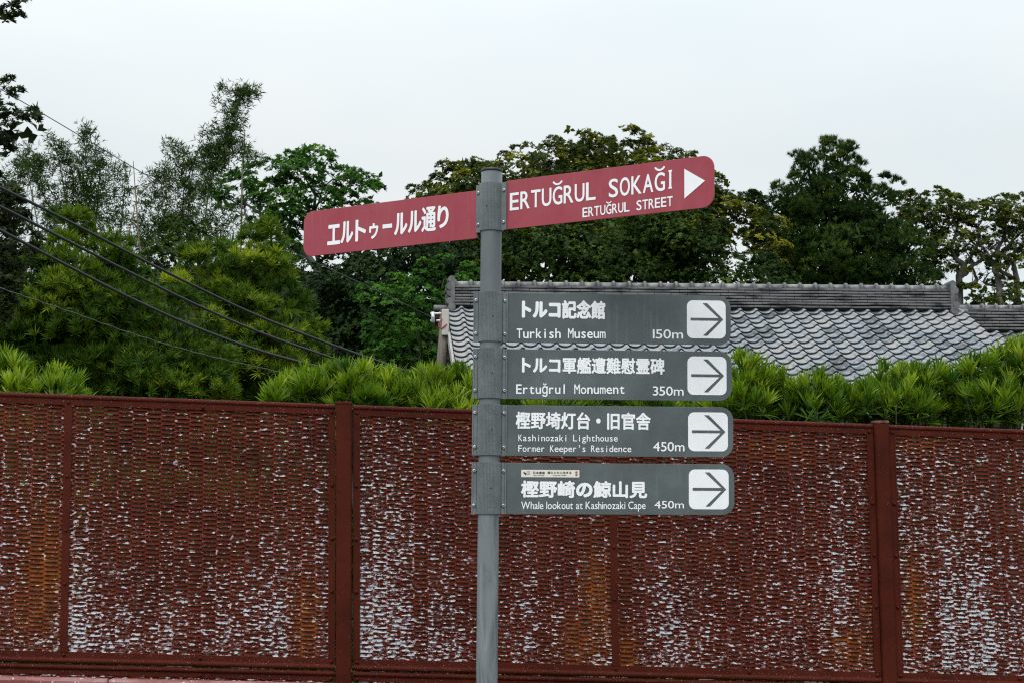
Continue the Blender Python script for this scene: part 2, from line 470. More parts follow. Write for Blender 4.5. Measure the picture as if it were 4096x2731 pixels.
# ------------------------------------------------------------------ lettering
_glyph = {}
def glyph(ch, off=0.0):
    """flat outline of a character; weight is added by the copies put() lays round it"""
    if ch not in _glyph:
        cu = bpy.data.curves.new('glyph', 'FONT'); cu.body = ch; cu.size = 1; cu.resolution_u = 4
        o = bpy.data.objects.new('glyph', cu); COL.objects.link(o)
        dg = bpy.context.evaluated_depsgraph_get()
        me = bpy.data.meshes.new_from_object(o.evaluated_get(dg))
        vs = np.array([v.co[:2] for v in me.vertices]); fs = [list(p.vertices) for p in me.polygons]
        bpy.data.objects.remove(o); bpy.data.curves.remove(cu); bpy.data.meshes.remove(me)
        _glyph[ch] = (vs, fs)
    return _glyph[ch]

class Face:
    """a plane on which lettering is laid; local metres (a, b) with lift towards the viewer"""
    def __init__(self, o, a, b):
        self.o, self.a, self.b = np.asarray(o, float), unit(a), unit(b)
        self.n = unit(np.cross(self.a, self.b))
        if self.n[1] > 0: self.n = -self.n
    def at(self, px, py):
        q = on_plane(px, py, self.o, self.n) - self.o
        return np.array([np.dot(q, self.a), np.dot(q, self.b)])
    def w(self, ab, lift=0.0):
        return self.o + self.a * ab[0] + self.b * ab[1] + self.n * lift

def put(mb, fc, vs, fs, lift, mat=0, bold=0.0):
    """lay faces on the plane; bold (metres) thickens strokes with a ring of shifted copies, each a hair higher"""
    vs = np.asarray(vs, float)
    mb.add([fc.w(p, lift) for p in vs], fs, mat)
    if bold > 0:
        for k in range(8):
            d = np.array([math.cos(k * math.pi / 4), math.sin(k * math.pi / 4)]) * bold
            mb.add([fc.w(p + d, lift + 0.00002 * (k + 1)) for p in vs], fs, mat)

def put_glyph(mb, fc, ch, x0, x1, y0, y1, lift, off=0.0, mat=0, shear=0.0):
    vs, fs = glyph(ch, off)
    lo, hi = vs.min(0), vs.max(0)
    q = (vs - lo) / np.maximum(hi - lo, 1e-6)
    y = y0 + q[:, 1] * (y1 - y0)
    pts = np.stack([x0 + q[:, 0] * (x1 - x0) + shear * (y - (y0 + y1) / 2), y], 1)
    put(mb, fc, pts, fs, lift, mat, off * (y1 - y0) if ch != "ー" else 0.002)

def jp_line(mb, fc, text, pa, pb, lift, off):
    """Japanese text filling the pixel box pa (top left) to pb (bottom right)"""
    a, b = fc.at(*pa), fc.at(*pb)
    n = len(text); pitch = (b[0] - a[0]) / (n - 0.04)
    h = a[1] - b[1]; slope = 0.0
    for i, ch in enumerate(text):
        vs, fs = glyph(ch); bo_ = (off if ord(ch) > 0x3100 else off * 1.45) * h
        w = pitch * 1.0
        pts = np.stack([a[0] + pitch * i + (vs[:, 0] - 0.0) * w, b[1] + (vs[:, 1] + 0.10) / 0.985 * h], 1)
        put(mb, fc, pts, fs, lift, 0, bo_)

def mono_line(mb, fc, text, p_left, p_right, cap_px, lift, off=0.004, squeeze=None, cap=0.729):
    """monospaced line: baseline start pixel, baseline end pixel (end of the last cell), cap height in px"""
    a, b = fc.at(*p_left), fc.at(*p_right)
    c = fc.at(p_left[0], p_left[1] - cap_px)
    h = (c[1] - a[1]) / cap
    n = len(text); pitch = (b[0] - a[0]) / n; rise = (b[1] - a[1]) / (b[0] - a[0])
    mbs = mb
    for i, ch in enumerate(text):
        if ch == ' ': mbs.append(MB()); continue
        mb = mbs[-1]
        if ch == 'Ğ':
            vs, fs = glyph('G', off)
        else:
            vs, fs = glyph(ch, off)
        lo, hi = vs[:, 0].min(), vs[:, 0].max()
        sx = h * 1.0
        if (hi - lo) * sx > pitch * 0.84: sx = pitch * 0.84 / (hi - lo)
        if ch.isupper() and ch not in 'I' and (hi - lo) * sx < pitch * 0.74: sx = pitch * 0.76 / (hi - lo)
        x0 = a[0] + pitch * (i + 0.5)
        xs = x0 + (vs[:, 0] - (lo + hi) / 2) * sx
        base = a[1] + rise * (x0 - a[0])
        put(mb, fc, np.stack([xs, base + vs[:, 1] * h], 1), fs, lift, 0, off * h)
        if ch == 'Ğ':                                  # the breve set high above the letter
            arc = [(math.cos(w), math.sin(w)) for w in np.linspace(math.pi * 1.15, math.pi * 1.85, 9)]
            r, th = pitch * 0.37, h * 0.075
            cy = base + h * (cap + 0.10) + r
            pts = [(x0 + r * u, cy + r * v) for u, v in arc] + [(x0 + (r + th) * u, cy + (r + th) * v) for u, v in arc]
            put(mb, fc, np.array(pts), [(k, k + 1, k + 10, k + 9) for k in range(8)], lift)

def prop_line(mb, fc, text, p_left, p_right, cap_px, lift, off=0.0, cap=0.729, mat=0):
    """proportional line squeezed between two baseline pixels"""
    a, b = fc.at(*p_left), fc.at(*p_right)
    h = (fc.at(p_left[0], p_left[1] - cap_px)[1] - a[1]) / cap
    x, cells = 0.0, []
    for ch in text:
        if ch == ' ': x += 0.28; cells.append(None); continue
        vs, fs = glyph(ch, off)
        lo, hi = vs[:, 0].min(), vs[:, 0].max()
        cells.append((vs, fs, x - lo)); x += hi - lo + 0.075
    x -= 0.075
    s = (b[0] - a[0]) / x; rise = (b[1] - a[1]) / (b[0] - a[0])
    many = isinstance(mb, list); cur = mb[-1] if many else mb
    for cell in cells:
        if cell is None:
            if many: mb.append(MB()); cur = mb[-1]
            continue
        vs, fs, dx = cell
        xs = (vs[:, 0] + dx) * s
        put(cur, fc, np.stack([a[0] + xs, a[1] + rise * xs + vs[:, 1] * h], 1), fs, lift, mat, off * h)

def round_rect(x0, x1, y0, y1, r, corners=(1, 1, 1, 1), n=8):
    """corners: bottom-left, bottom-right, top-right, top-left"""
    pts = []
    for k, (cx, cy, w0) in enumerate(((x0, y0, math.pi), (x1, y0, 1.5 * math.pi), (x1, y1, 0), (x0, y1, 0.5 * math.pi))):
        if corners[k] and r > 0:
            ox, oy = cx + (r if k in (0, 3) else -r), cy + (r if k in (0, 1) else -r)
            for i in range(n + 1):
                w = w0 + i / n * math.pi / 2
                pts.append((ox + r * math.cos(w), oy + r * math.sin(w)))
        else:
            pts.append((cx, cy))
    return pts

# ------------------------------------------------------------------ the signpost
SY = 6.1
pole_t, pole_b = P(1967.5, 690, SY), P(1947, 2731, SY)
axis = unit(pole_t - pole_b)
def on_pole(py):
    z = P(1960, py, SY)[2]
    return pole_b + axis * ((z - pole_b[2]) / axis[2])
foot = pole_b + axis * ((0.0 - pole_b[2]) / axis[2])
PR = 0.0385
post = thing("signpost", "grey steel signpost with two crimson and four grey arrow boards", "signpost", foot)
b = MB(); b.tube([foot - axis * 0.05] + [foot + axis * (i / 12 * np.linalg.norm(pole_t - foot)) for i in range(13)], PR, 48)
build(b, "pole", M['pole'], post)
b = MB(); b.tube([pole_t + axis * d for d in (0.0005, 0.004, 0.009, 0.011)], [PR * 1.03, PR * 1.05, PR * 1.05, PR * 0.96], 48)
build(b, "pole_cap", M['black'], post)
b = MB(); b.tube([foot + axis * 0.001, foot + axis * 0.012], 0.11, 32)
build(b, "base_plate", M['sleeve'], post)

def sleeve(y_top, y_bot, facing, name="clamp_sleeve", lab=None, flange=(0.0625, 0.0625), halves=1):
    """ribbed half-round clamp with a flat flange each side; facing = horizontal unit vector it looks along"""
    top, bot = on_pole(y_top), on_pole(y_bot)
    f = unit(facing - axis * np.dot(facing, axis)); side = np.cross(f, axis)
    if side[0] < 0: side = -side
    b = MB(); prof = []
    nr = 26
    ra, rb = PR * 1.155, PR * 1.095
    for i in range(nr * 4 + 1):                        # ribbed front arc
        w = math.pi * (i / (nr * 4))
        r = ra if (i % 4) in (1, 2) else rb
        prof.append((-math.cos(w) * r, math.sin(w) * r))
    fl, fr = flange
    outer = [(-fl, -0.004), (-fl, 0.0045), (-fl + 0.003, 0.007), (-fl + 0.007, 0.005), (-ra - 0.001, 0.005)] + prof[2:-2] + [(ra + 0.001, 0.005), (fr - 0.007, 0.005), (fr - 0.003, 0.0105), (fr, 0.0105), (fr, -0.004)]
    back = [(math.cos(math.pi * k / 16) * (PR + 0.0045), -0.004 - math.sin(math.pi * k / 16) * (PR + 0.002)) for k in range(17)]
    poly = outer + back
    b.prism(poly, bot, side, f, top - bot)
    s = build(b, name, M['sleeve'], post)
    if lab: s["label"] = lab
    for su in (-1, 1):                                  # four button-head bolts
        for v in (0.165, 0.835):
            c = bot + (top - bot) * v + side * (su * (PR * 1.155 + ((fl if su < 0 else fr) - PR * 1.155) * 0.47)) + f * 0.005
            bb = MB(); bb.tube([c - f * 0.001, c + f * 0.0035, c + f * 0.0055], [0.0075, 0.0068, 0.0042], 14, 0)
            bb.tube([c + f * 0.0054, c + f * 0.0058], 0.0026, 6, 1)
            build(bb, "bolt", [M['steel'], M['black']], s)
    bb = MB(); c = bot + (top - bot) * 0.5 + f * (PR * 1.16) + side * 0.006
    bb.tube([c - f * 0.001, c + f * 0.0012], 0.0022, 8)
    build(bb, "rivet", M['black'], s)
    return f, side

# the four grey boards (pixel measures on the photograph)
g_dir = unit([math.cos(R(4.2)), math.sin(R(4.2)), 0.0])
g_face_n = np.array([g_dir[1], -g_dir[0], 0.0])
G7 = lambda x, y: (1700 + x / 1.8092, 1050 + y / 1.8092)
G8 = lambda x, y: (1800 + x / 1.96, 1550 + y / 1.96)
greys = [
    dict(tl=G7(600, 228), bl=G7(600, 584), tr=G7(2212, 247), br=G7(2212, 600), sl=(G7(0, 219)[1], G7(0, 576)[1]), arrow=(G7(1893, 282), G7(2176, 560)),
         jp=("トルコ記念館", G7(672, 272), G7(1302, 416)), en=[("Turkish Museum", G7(660, 550), G7(1309, 552), 74 / 1.8092)],
         dist=("150m", G7(1643, 556), G7(1870, 558), 68 / 1.8092), lab="top grey board reading Turkish Museum 150m"),
    dict(tl=G7(598, 632), bl=G7(598, 991), tr=G7(2220, 645), br=G7(2220, 1004), sl=(G7(0, 623)[1], G7(0, 983)[1]), arrow=(G7(1897, 684), G7(2182, 965)),
         jp=("トルコ軍艦遭難慰霊碑", G7(670, 678), G7(1730, 814)), en=[("Ertuğrul Monument", G7(656, 948), G7(1449, 951), 72 / 1.8092)],
         dist=("350m", G7(1643, 964), G7(1874, 966), 68 / 1.8092), lab="grey board reading Ertugrul Monument 350m"),
    dict(tl=G7(594, 1033), bl=G7(594, 1400), tr=G7(2230, 1050), br=G7(2230, 1412), sl=(G7(0, 1026)[1], G7(0, 1394)[1]), arrow=(G7(1902, 1087), G7(2192, 1372)),
         jp=("樫野埼灯台・旧官舎", G7(655, 1075), G7(1628, 1214)), en=[("Kashinozaki Lighthouse", G7(673, 1290), G7(1396, 1296), 50 / 1.8092), ("Former Keeper's Residence", G7(671, 1367), G7(1495, 1373), 50 / 1.8092)],
         dist=("450m", G7(1646, 1367), G7(1880, 1369), 70 / 1.8092), lab="grey board reading Kashinozaki Lighthouse 450m"),
    dict(tl=G8(440, 592), bl=G8(440, 993), tr=G8(2229, 603), br=G8(2229, 1002), sl=(G8(0, 584)[1], G8(0, 988)[1]), arrow=(G8(1870, 645), G8(2185, 960)),
         jp=("樫野崎の鯨山見", G8(556, 725), G8(1540, 868)), en=[], prop=[("Whale lookout at Kashinozaki Cape", G8(558, 950), G8(1532, 954), 62 / 1.96), ("450m", G8(1602, 949), G8(1833, 950), 61 / 1.96)],
         dist=None, lab="lowest grey board reading Whale lookout at Kashinozaki Cape 450m"),
]
def words(mbs, bo):
    for q in mbs: build(q, 'lettering', M['white2'], bo)

for g in greys:
    f, side = sleeve(g['sl'][0], g['sl'][1], g_face_n)
    fc = Face(on_pole((g['sl'][0] + g['sl'][1]) / 2), g_dir + axis * (-0.004), axis)
    tl, bl, tr, br = (fc.at(*g[k]) for k in ('tl', 'bl', 'tr', 'br'))
    y1, y0 = (tl[1] + tr[1]) / 2, (bl[1] + br[1]) / 2
    x0, x1 = 0.058, (tr[0] + br[0]) / 2
    board = MB(); rc = 0.047
    board.prism(round_rect(x0, x1, y0, y1, rc, (0, 1, 1, 0), 10), fc.w((0, 0), 0.003), fc.a, fc.b, -fc.n * 0.006)
    bo = build(board, "sign_board", M['board_grey'], post, bevel=0.001)
    bo["label"] = g['lab']
    lift = 0.0042
    t_ = MB(); jp_line(t_, fc, g['jp'][0], g['jp'][1], g['jp'][2], lift, 0.038 if len(g['jp'][0]) < 8 else 0.028); build(t_, "lettering", M['white2'], bo)
    for e in g['en']:
        t_ = [MB()]; mono_line(t_, fc, e[0], e[1], e[2], e[3], lift, 0.005 if e[3] < 32 else 0.009); words(t_, bo)
    if g['dist']:
        t_ = [MB()]; prop_line(t_, fc, g['dist'][0], (g['dist'][1][0] + 3, g['dist'][1][1]), (g['dist'][2][0] - 2, g['dist'][2][1]), g['dist'][3], lift, 0.006); words(t_, bo)
    for e in g.get('prop', []):
        t_ = [MB()]; prop_line(t_, fc, e[0], e[1], e[2], e[3], lift, 0.004); words(t_, bo)
    # white rounded square with the grey arrow
    a, c = fc.at(*g['arrow'][0]), fc.at(*g['arrow'][1])
    ar = MB()
    W, H = c[0] - a[0], a[1] - c[1]
    ar.prism(round_rect(a[0], c[0], c[1], a[1], W * 0.155), fc.w((0, 0), 0.0033), fc.a, fc.b, fc.n * 0.0007)
    loc = lambda u, v: (a[0] + u * W, a[1] - v * H)
    L2 = 0.0048
    put(ar, fc, [loc(0.095, 0.462), loc(0.86, 0.462), loc(0.90, 0.497), loc(0.86, 0.532), loc(0.095, 0.532)], [(0, 4, 3, 2, 1)], L2, 1)
    put(ar, fc, [loc(0.405, 0.072), loc(0.520, 0.072), loc(0.935, 0.497), loc(0.855, 0.497)], [(0, 3, 2, 1)], L2 + 0.0002, 1)
    put(ar, fc, [loc(0.415, 0.928), loc(0.855, 0.497), loc(0.935, 0.497), loc(0.525, 0.928)], [(0, 3, 2, 1)], L2 + 0.0002, 1)
    build(ar, "arrow_panel", [M['white'], M['board_grey']], bo)

# the sticker on the lowest board (its face, print and emblem in one mesh)
def sticker(bo, fc):
    a, c = fc.at(*G8(557, 642)), fc.at(*G8(1013, 705))
    s = MB(); s.prism(round_rect(a[0], c[0], c[1], a[1], 0.001), fc.w((0, 0), 0.0034), fc.a, fc.b, fc.n * 0.0006)
    W, H = c[0] - a[0], a[1] - c[1]
    S9 = lambda x, y: (2000 + x / 5.2275, 1800 + y / 5.2275)
    L = 0.0046
    def jp(text, p0, p1, off):
        q0, q1 = fc.at(*p0), fc.at(*p1); pitch = (q1[0] - q0[0]) / len(text)
        for i, ch in enumerate(text):
            vs, fs = glyph(ch, off)
            put(s, fc, np.stack([q0[0] + pitch * (i + vs[:, 0]), q1[1] + (vs[:, 1] + 0.1) * (q0[1] - q1[1])], 1), fs, L, 1, off * (q0[1] - q1[1]))
    jp("日本遺産", S9(680, 440), S9(937, 498), 0.022)
    jp("鯨とともに生きる", S9(990, 440), S9(1498, 498), 0.025)
    prop_line(s, fc, "Japan Heritage", S9(697, 532), S9(920, 532), 21 / 5.2275, L, 0.02, mat=1)
    prop_line(s, fc, "Living with Whales", S9(1100, 533), S9(1383, 533), 21 / 5.2275, L, 0.02, mat=1)
    d = fc.at(*S9(1594, 467)); r = abs(fc.at(*S9(1622, 467))[0] - d[0])
    put(s, fc, [(d[0] + r * math.cos(w), d[1] + r * math.sin(w)) for w in np.linspace(0, 2 * math.pi, 24, endpoint=False)], [tuple(range(24))], L, 2)
    d0, d1 = fc.at(*S9(1573, 502)), fc.at(*S9(1616, 542))
    hh = (d0[1] - d1[1])
    for k in range(3):
        yy = d0[1] - hh * (0.02 + k * 0.35)
        for (u0, u1) in ((0.0, 0.42), (0.5, 1.0)):
            xx0, xx1 = d0[0] + (d1[0] - d0[0]) * u0, d0[0] + (d1[0] - d0[0]) * u1
            put(s, fc, [(xx0, yy), (xx1, yy), (xx1, yy - hh * 0.27), (xx0, yy - hh * 0.27)], [(0, 3, 2, 1)], L, 1)
    def blob(pts, mat, lift=L):
        q = [fc.at(*S9(x, y)) for x, y in pts]
        put(s, fc, q, [tuple(range(len(q)))], lift, mat)
    blob([(480, 455), (500, 452), (530, 470), (565, 490), (545, 500), (530, 505), (531, 535), (518, 505), (500, 490)], 1)      # whale breaching
    blob([(548, 462), (560, 440), (590, 443), (612, 434), (615, 468), (595, 455), (570, 452)], 4)
    blob([(545, 505), (580, 478), (615, 470), (645, 492), (620, 500), (610, 520), (585, 512), (565, 524)], 3, L - 0.0003)
    o = build(s, "sticker", [M['cream'], M['ink'], M['pink'], M['blue'], M['violet']], bo)
    return o
sticker(bo, fc)

# the crimson street boards
r_dir = unit([math.cos(R(31.5)), -math.sin(R(31.5)), 0.0])
r_n = np.array([r_dir[1], -r_dir[0], 0.0]); r_n = r_n if r_n[1] < 0 else -r_n
R4 = lambda x, y: (1200 + x / 2.6133, 500 + y / 2.6133)
R5 = lambda x, y: (1900 + x / 2.1382, 500 + y / 2.1382)
rf_y = (500 + 612 / 2.6133, 500 + 1123 / 2.6133)
sleeve(rf_y[0] + 3, rf_y[1] - 3, r_n, flange=(0.066, 0.070))
fc = Face(on_pole(sum(rf_y) / 2), r_dir, axis)
for name, lab, quad, x_in, corners in (
        ("left", "crimson board reading Ertugrul street in Japanese", (R4(50, 930), R4(1843, 655), R4(46, 1394), R4(1843, 1158)), -0.062, (1, 0, 0, 1)),
        ("right", "crimson board reading Ertugrul Sokagi, Ertugrul Street", (R5(263, 500), R5(2045, 256), R5(263, 914), R5(2045, 702)), 0.066, (0, 1, 1, 0))):
    q = [fc.at(*p) for p in quad]
    y1, y0 = (q[0][1] + q[1][1]) / 2, (q[2][1] + q[3][1]) / 2
    xe = fc.at(*R4(42, 1150))[0] if name == "left" else fc.at(*R5(2047, 500))[0]
    x0, x1 = min(x_in, xe), max(x_in, xe)
    bb = MB(); bb.prism(round_rect(x0, x1, y0, y1, 0.043, corners, 10), fc.w((0, 0), 0.003), fc.a, fc.b, -fc.n * 0.006)
    bo = build(bb, "sign_board", M['board_red'], post, bevel=0.001); bo["label"] = lab
    t_ = MB(); lift = 0.0042
    if name == "left":
        for ch, xa, xb, ya, yb in (("エ", 300, 422, 1028, 1245), ("ル", 438, 558, 995, 1225), ("ト", 592, 692, 980, 1207), ("ゥ", 735, 822, 1020, 1185), ("ー", 875, 966, 1030, 1075),
                                   ("ル", 998, 1124, 912, 1145), ("ル", 1142, 1270, 890, 1122), ("通", 1283, 1424, 850, 1118), ("り", 1450, 1554, 840, 1077)):
            xm = (xa + xb) / 2; ym = (ya + yb) / 2
            drop = 0.148 * (xb - xa) if ch != "ー" else 10
            ca, cb = fc.at(*R4(xa, ym)), fc.at(*R4(xb, ym))
            ct, cbm = fc.at(*R4(xm, ya + drop * 0.5)), fc.at(*R4(xm, yb - drop * 0.5))
            put_glyph(t_, fc, ch, ca[0], cb[0], cbm[1], ct[1], lift, 0.036 if ch not in "通" else 0.026)
    else:
        n1, n2 = "ERTUĞRUL SOKAĞ", "ERTUĞRUL STREET"
        t_ = [MB()]
        mono_line(t_, fc, n1, R5(296, 738), R5(1636, 573), 155 / 2.1382, lift, 0.010)
        bI, tI = fc.at(*R5(1675, 562)), fc.at(*R5(1675, 403))      # the serifed I
        wI, sI = 0.0135, 0.0042
        for (u0, u1, v0, v1) in ((-wI / 2, wI / 2, bI[1], bI[1] + 0.006), (-wI / 2, wI / 2, tI[1] - 0.006, tI[1]), (-sI, sI, bI[1] + 0.006, tI[1] - 0.006)):
            put(t_[-1], fc, [(bI[0] + u0, v0), (bI[0] + u1, v0), (bI[0] + u1, v1), (bI[0] + u0, v1)], [(0, 1, 2, 3)], lift)
        words(t_, bo); t_ = [MB()]
        mono_line(t_, fc, n2, R5(922, 801), R5(1700, 707), 85 / 2.1382, lift, 0.010)
        words(t_, bo); t_ = MB()
        tri = [fc.at(*R5(1795, 393)), fc.at(*R5(1795, 648)), fc.at(*R5(1972, 496))]
        xm = (tri[0][0] + tri[1][0]) / 2
        put(t_, fc, [(xm, tri[0][1]), (xm, tri[1][1]), (tri[2][0], tri[2][1])], [(0, 1, 2)], lift)
    build(t_, "lettering" if name == "left" else "arrow", M['white2'], bo)

# ------------------------------------------------------------------ the fence
FYAW = R(4.7)
fe = np.array([math.cos(FYAW), math.sin(FYAW), 0.0]); fnorm = np.array([math.sin(FYAW), -math.cos(FYAW), 0.0])
f0 = np.array([0.0, 7.8, 0.0])
def FP(px, py):
    q = on_plane(px, py, f0, fnorm) - f0
    return np.dot(q, fe), q[2]
(sa, za), (sb, zb) = FP(0, 1566), FP(4096, 1717)
f_slope = (zb - za) / (sb - sa)
ztop = lambda s: za + f_slope * (s - sa)
leans = []
for (xt, yt), (xb_, yb_) in (((1344, 1620), (1345.5, 2731)), ((3491, 1700), (3543, 2731)), ((274, 1640), (236, 2590))):
    s1, z1 = FP(xt, yt); s2, z2 = FP(xb_, yb_); leans.append((s2 - s1) / (z1 - z2))
LEAN = sum(leans) / 3
def FW(s, h, out=0.0):
    return f0 + fe * (s + LEAN * h) + np.array([0, 0, ztop(s) - h]) + fnorm * out
def FI(px, py):
    """pixel -> (s, h) on the fence"""
    s, z = FP(px, py); h = ztop(s) - z
    for _ in range(3):
        h = ztop(s - LEAN * h) - z
    return s - LEAN * h, h
H_BOT = (FI(1450, 2637)[1] + FI(290, 2603)[1]) / 2      # where the upper mesh ends
H_TOP = 0.049
COLW, ROWH = 0.0638, 0.0199
rust_spots = [(FI(x, y), rx, ry, a) for x, y, rx, ry, a in (
    (175, 2280, 0.10, 0.26, 1.0), (120, 2420, 0.10, 0.16, 0.7), (1225, 2500, 0.06, 0.17, 1.0), (2390, 2420, 0.07, 0.24, 1.0), (2330, 2560, 0.10, 0.14, 0.8), (2500, 2620, 0.06, 0.10, 1.0),
    (3400, 2600, 0.10, 0.10, 0.9), (3470, 2450, 0.05, 0.12, 0.5), (3655, 2400, 0.05, 0.20, 1.0), (3640, 1760, 0.20, 0.06, 0.5), (3100, 1800, 0.30, 0.06, 0.35), (60, 1690, 0.2, 0.07, 0.4))]
wear_spots = [(FI(x, y), rx, ry, a) for x, y, rx, ry, a in (
    (310, 2350, 0.09, 0.42, 0.75), (520, 2560, 0.35, 0.16, 0.55), (1000, 2480, 0.28, 0.22, 0.65), (120, 2000, 0.18, 0.35, 0.35), (1480, 2420, 0.11, 0.36, 0.75), (1560, 2000, 0.22, 0.28, 0.35),
    (1750, 2550, 0.25, 0.20, 0.40), (2700, 2520, 0.12, 0.32, 0.55), (2250, 2500, 0.2, 0.2, 0.30), (3320, 2400, 0.13, 0.36, 0.60), (3350, 1950, 0.22, 0.20, 0.35), (3680, 1900, 0.15, 0.30, 0.45), (3900, 2500, 0.30, 0.30, 0.60), (3750, 2250, 0.2, 0.2, 0.3),
    (2150, 1950, 0.42, 0.42, -0.45), (640, 1900, 0.42, 0.30, -0.30), (2850, 2200, 0.38, 0.30, -0.25))]
fence = thing("metal_fence", "dark red steel fence of peeling expanded mesh panels between square posts", "fence", FW(0, ztop(0)))

def mesh_field(s0, s1, h0, h1, parent, phase):
    """expanded metal: louvred strands with lens-shaped openings, columns half a row out of step"""
    nc = int(round((s1 - s0) / COLW)); cw = (s1 - s0) / nc
    US = np.array([0.0, 0.10, 0.28, 0.5, 0.72, 0.90, 1.0])
    lens = np.array([0.0, 0.55, 0.92, 1.0, 0.92, 0.55, 0.0])
    V, Qd, wear, rust, edge = [], [], [], [], []
    colr = rng.normal(size=nc + 2) * 0.10
    for c in range(nc):
        off = ROWH * 0.5 if (c + phase) % 2 else 0.0
        nrow = int((h1 - h0) / ROWH) + 2
        for r in range(-1, nrow):
            top = h0 + off + r * ROWH; bot = top + ROWH
            if bot <= h0 or top >= h1: continue
            o = len(V)
            for j, u in enumerate(US):
                L = lens[j]; jit = 0.0006 * math.sin(c * 12.9 + r * 78.2 + j)
                hs = (top + L * (0.0042 + jit), (top + bot) / 2 + 0.001 * L, bot - L * 0.0004)
                outs = (-0.0075 * L, 0.0005 * L, 0.0105 * L)
                for k in range(3):
                    h = min(max(hs[k], h0), h1); s = s0 + (c + u) * cw
                    V.append(FW(s, h, 0.0 + outs[k]))
                    e = k / 2.0
                    w = 0.23 + 0.25 * ((h / H_BOT) ** 1.4) + colr[c] * (0.4 + 0.6 * h / H_BOT)
                    w += 0.22 * math.exp(-(s - s0) / 0.10) + 0.12 * math.exp(-(s1 - s) / 0.12)
                    for (c0, hh), rx, ry, a in wear_spots:
                        q = ((s - c0) / rx) ** 2 + ((h - hh) / ry) ** 2
                        if q < 6: w += a * 0.34 * math.exp(-q)
                    ru = 0.0
                    for (c0, hh), rx, ry, a in rust_spots:
                        q = ((s - c0) / rx) ** 2 + ((h - hh) / ry) ** 2
                        if q < 6: ru = max(ru, a * math.exp(-q))
                    wear.append(w - 0.35 * ru); rust.append(ru); edge.append(e)
            for j in range(len(US) - 1):
                for k in range(2):
                    i = o + j * 3 + k
                    Qd.append((i, i + 1, i + 4, i + 3))
    np_mesh("expanded_mesh", np.array(V), np.array(Qd), M['mesh'], parent, {"wear": wear, "rust": rust, "edge": edge}, smooth=True)

def rail_profile(mb, s0, s1, prof):
    """extrude an (h, out) outline from s0 to s1"""
    n = len(prof); seg = 10; o = len(mb.v)
    for i in range(seg + 1):
        s = s0 + (s1 - s0) * i / seg
        for h, out in prof: mb.v.append(tuple(FW(s - LEAN * h, h, out)))
    for i in range(seg):
        for k in range(n):
            k2 = (k + 1) % n
            mb.f.append([o + i * n + k, o + i * n + k2, o + (i + 1) * n + k2, o + (i + 1) * n + k]); mb.m.append(0); mb.s.append(False)
    mb.f.append([o + k for k in range(n)]); mb.m.append(0); mb.s.append(False)
    mb.f.append([o + seg * n + k for k in range(n)][::-1]); mb.m.append(0); mb.s.append(False)

def arc(h, out, r, w0, w1, n=9):
    return [(h - r * math.sin(R(w0 + (w1 - w0) * i / (n - 1))), out + r * math.cos(R(w0 + (w1 - w0) * i / (n - 1)))) for i in range(n)]

TOP_PROF = arc(0.0115, 0.004, 0.0115, 200, -60, 12) + [(0.024, 0.009), (0.049, 0.009), (0.049, -0.004), (0.024, -0.006)]
BOT_PROF = lambda h: [(h - 0.001, 0.010), (h + 0.024, 0.010)] + arc(h + 0.038, 0.008, 0.0125, 80, -140, 11) + [(h + 0.024, -0.006), (h - 0.001, -0.004)]
LOW_PROF = lambda h: arc(h + 0.066, 0.006, 0.0115, 180, -60, 11) + [(h + 0.078, 0.007), (h + 0.100, 0.007), (h + 0.100, -0.004), (h + 0.076, -0.006)]

def upright(mb, s, w, h0, h1, out, lipside=0):
    """a flat bar with a small folded lip"""
    c = (FW(s, h0, out) + FW(s, h1, out)) / 2
    mb.box(c, fe * w / 2, fnorm * 0.0025, (FW(s, h0, out) - FW(s, h1, out)) / 2)
    if lipside:
        ss = s + lipside * w * 0.40
        c = (FW(ss, h0, out) + FW(ss, h1, out)) / 2
        mb.box(c, fe * w * 0.09, fnorm * 0.0045, (FW(ss, h0, out) - FW(ss, h1, out)) / 2)

def bolt(s, h, parent, out=0.011):
    b = MB(); c = FW(s, h, out)
    b.tube([c - fnorm * 0.002, c + fnorm * 0.003, c + fnorm * 0.0055, c + fnorm * 0.0068], [0.0088, 0.0082, 0.0058, 0.002], 12)
    build(b, "bolt", M['red'], parent)

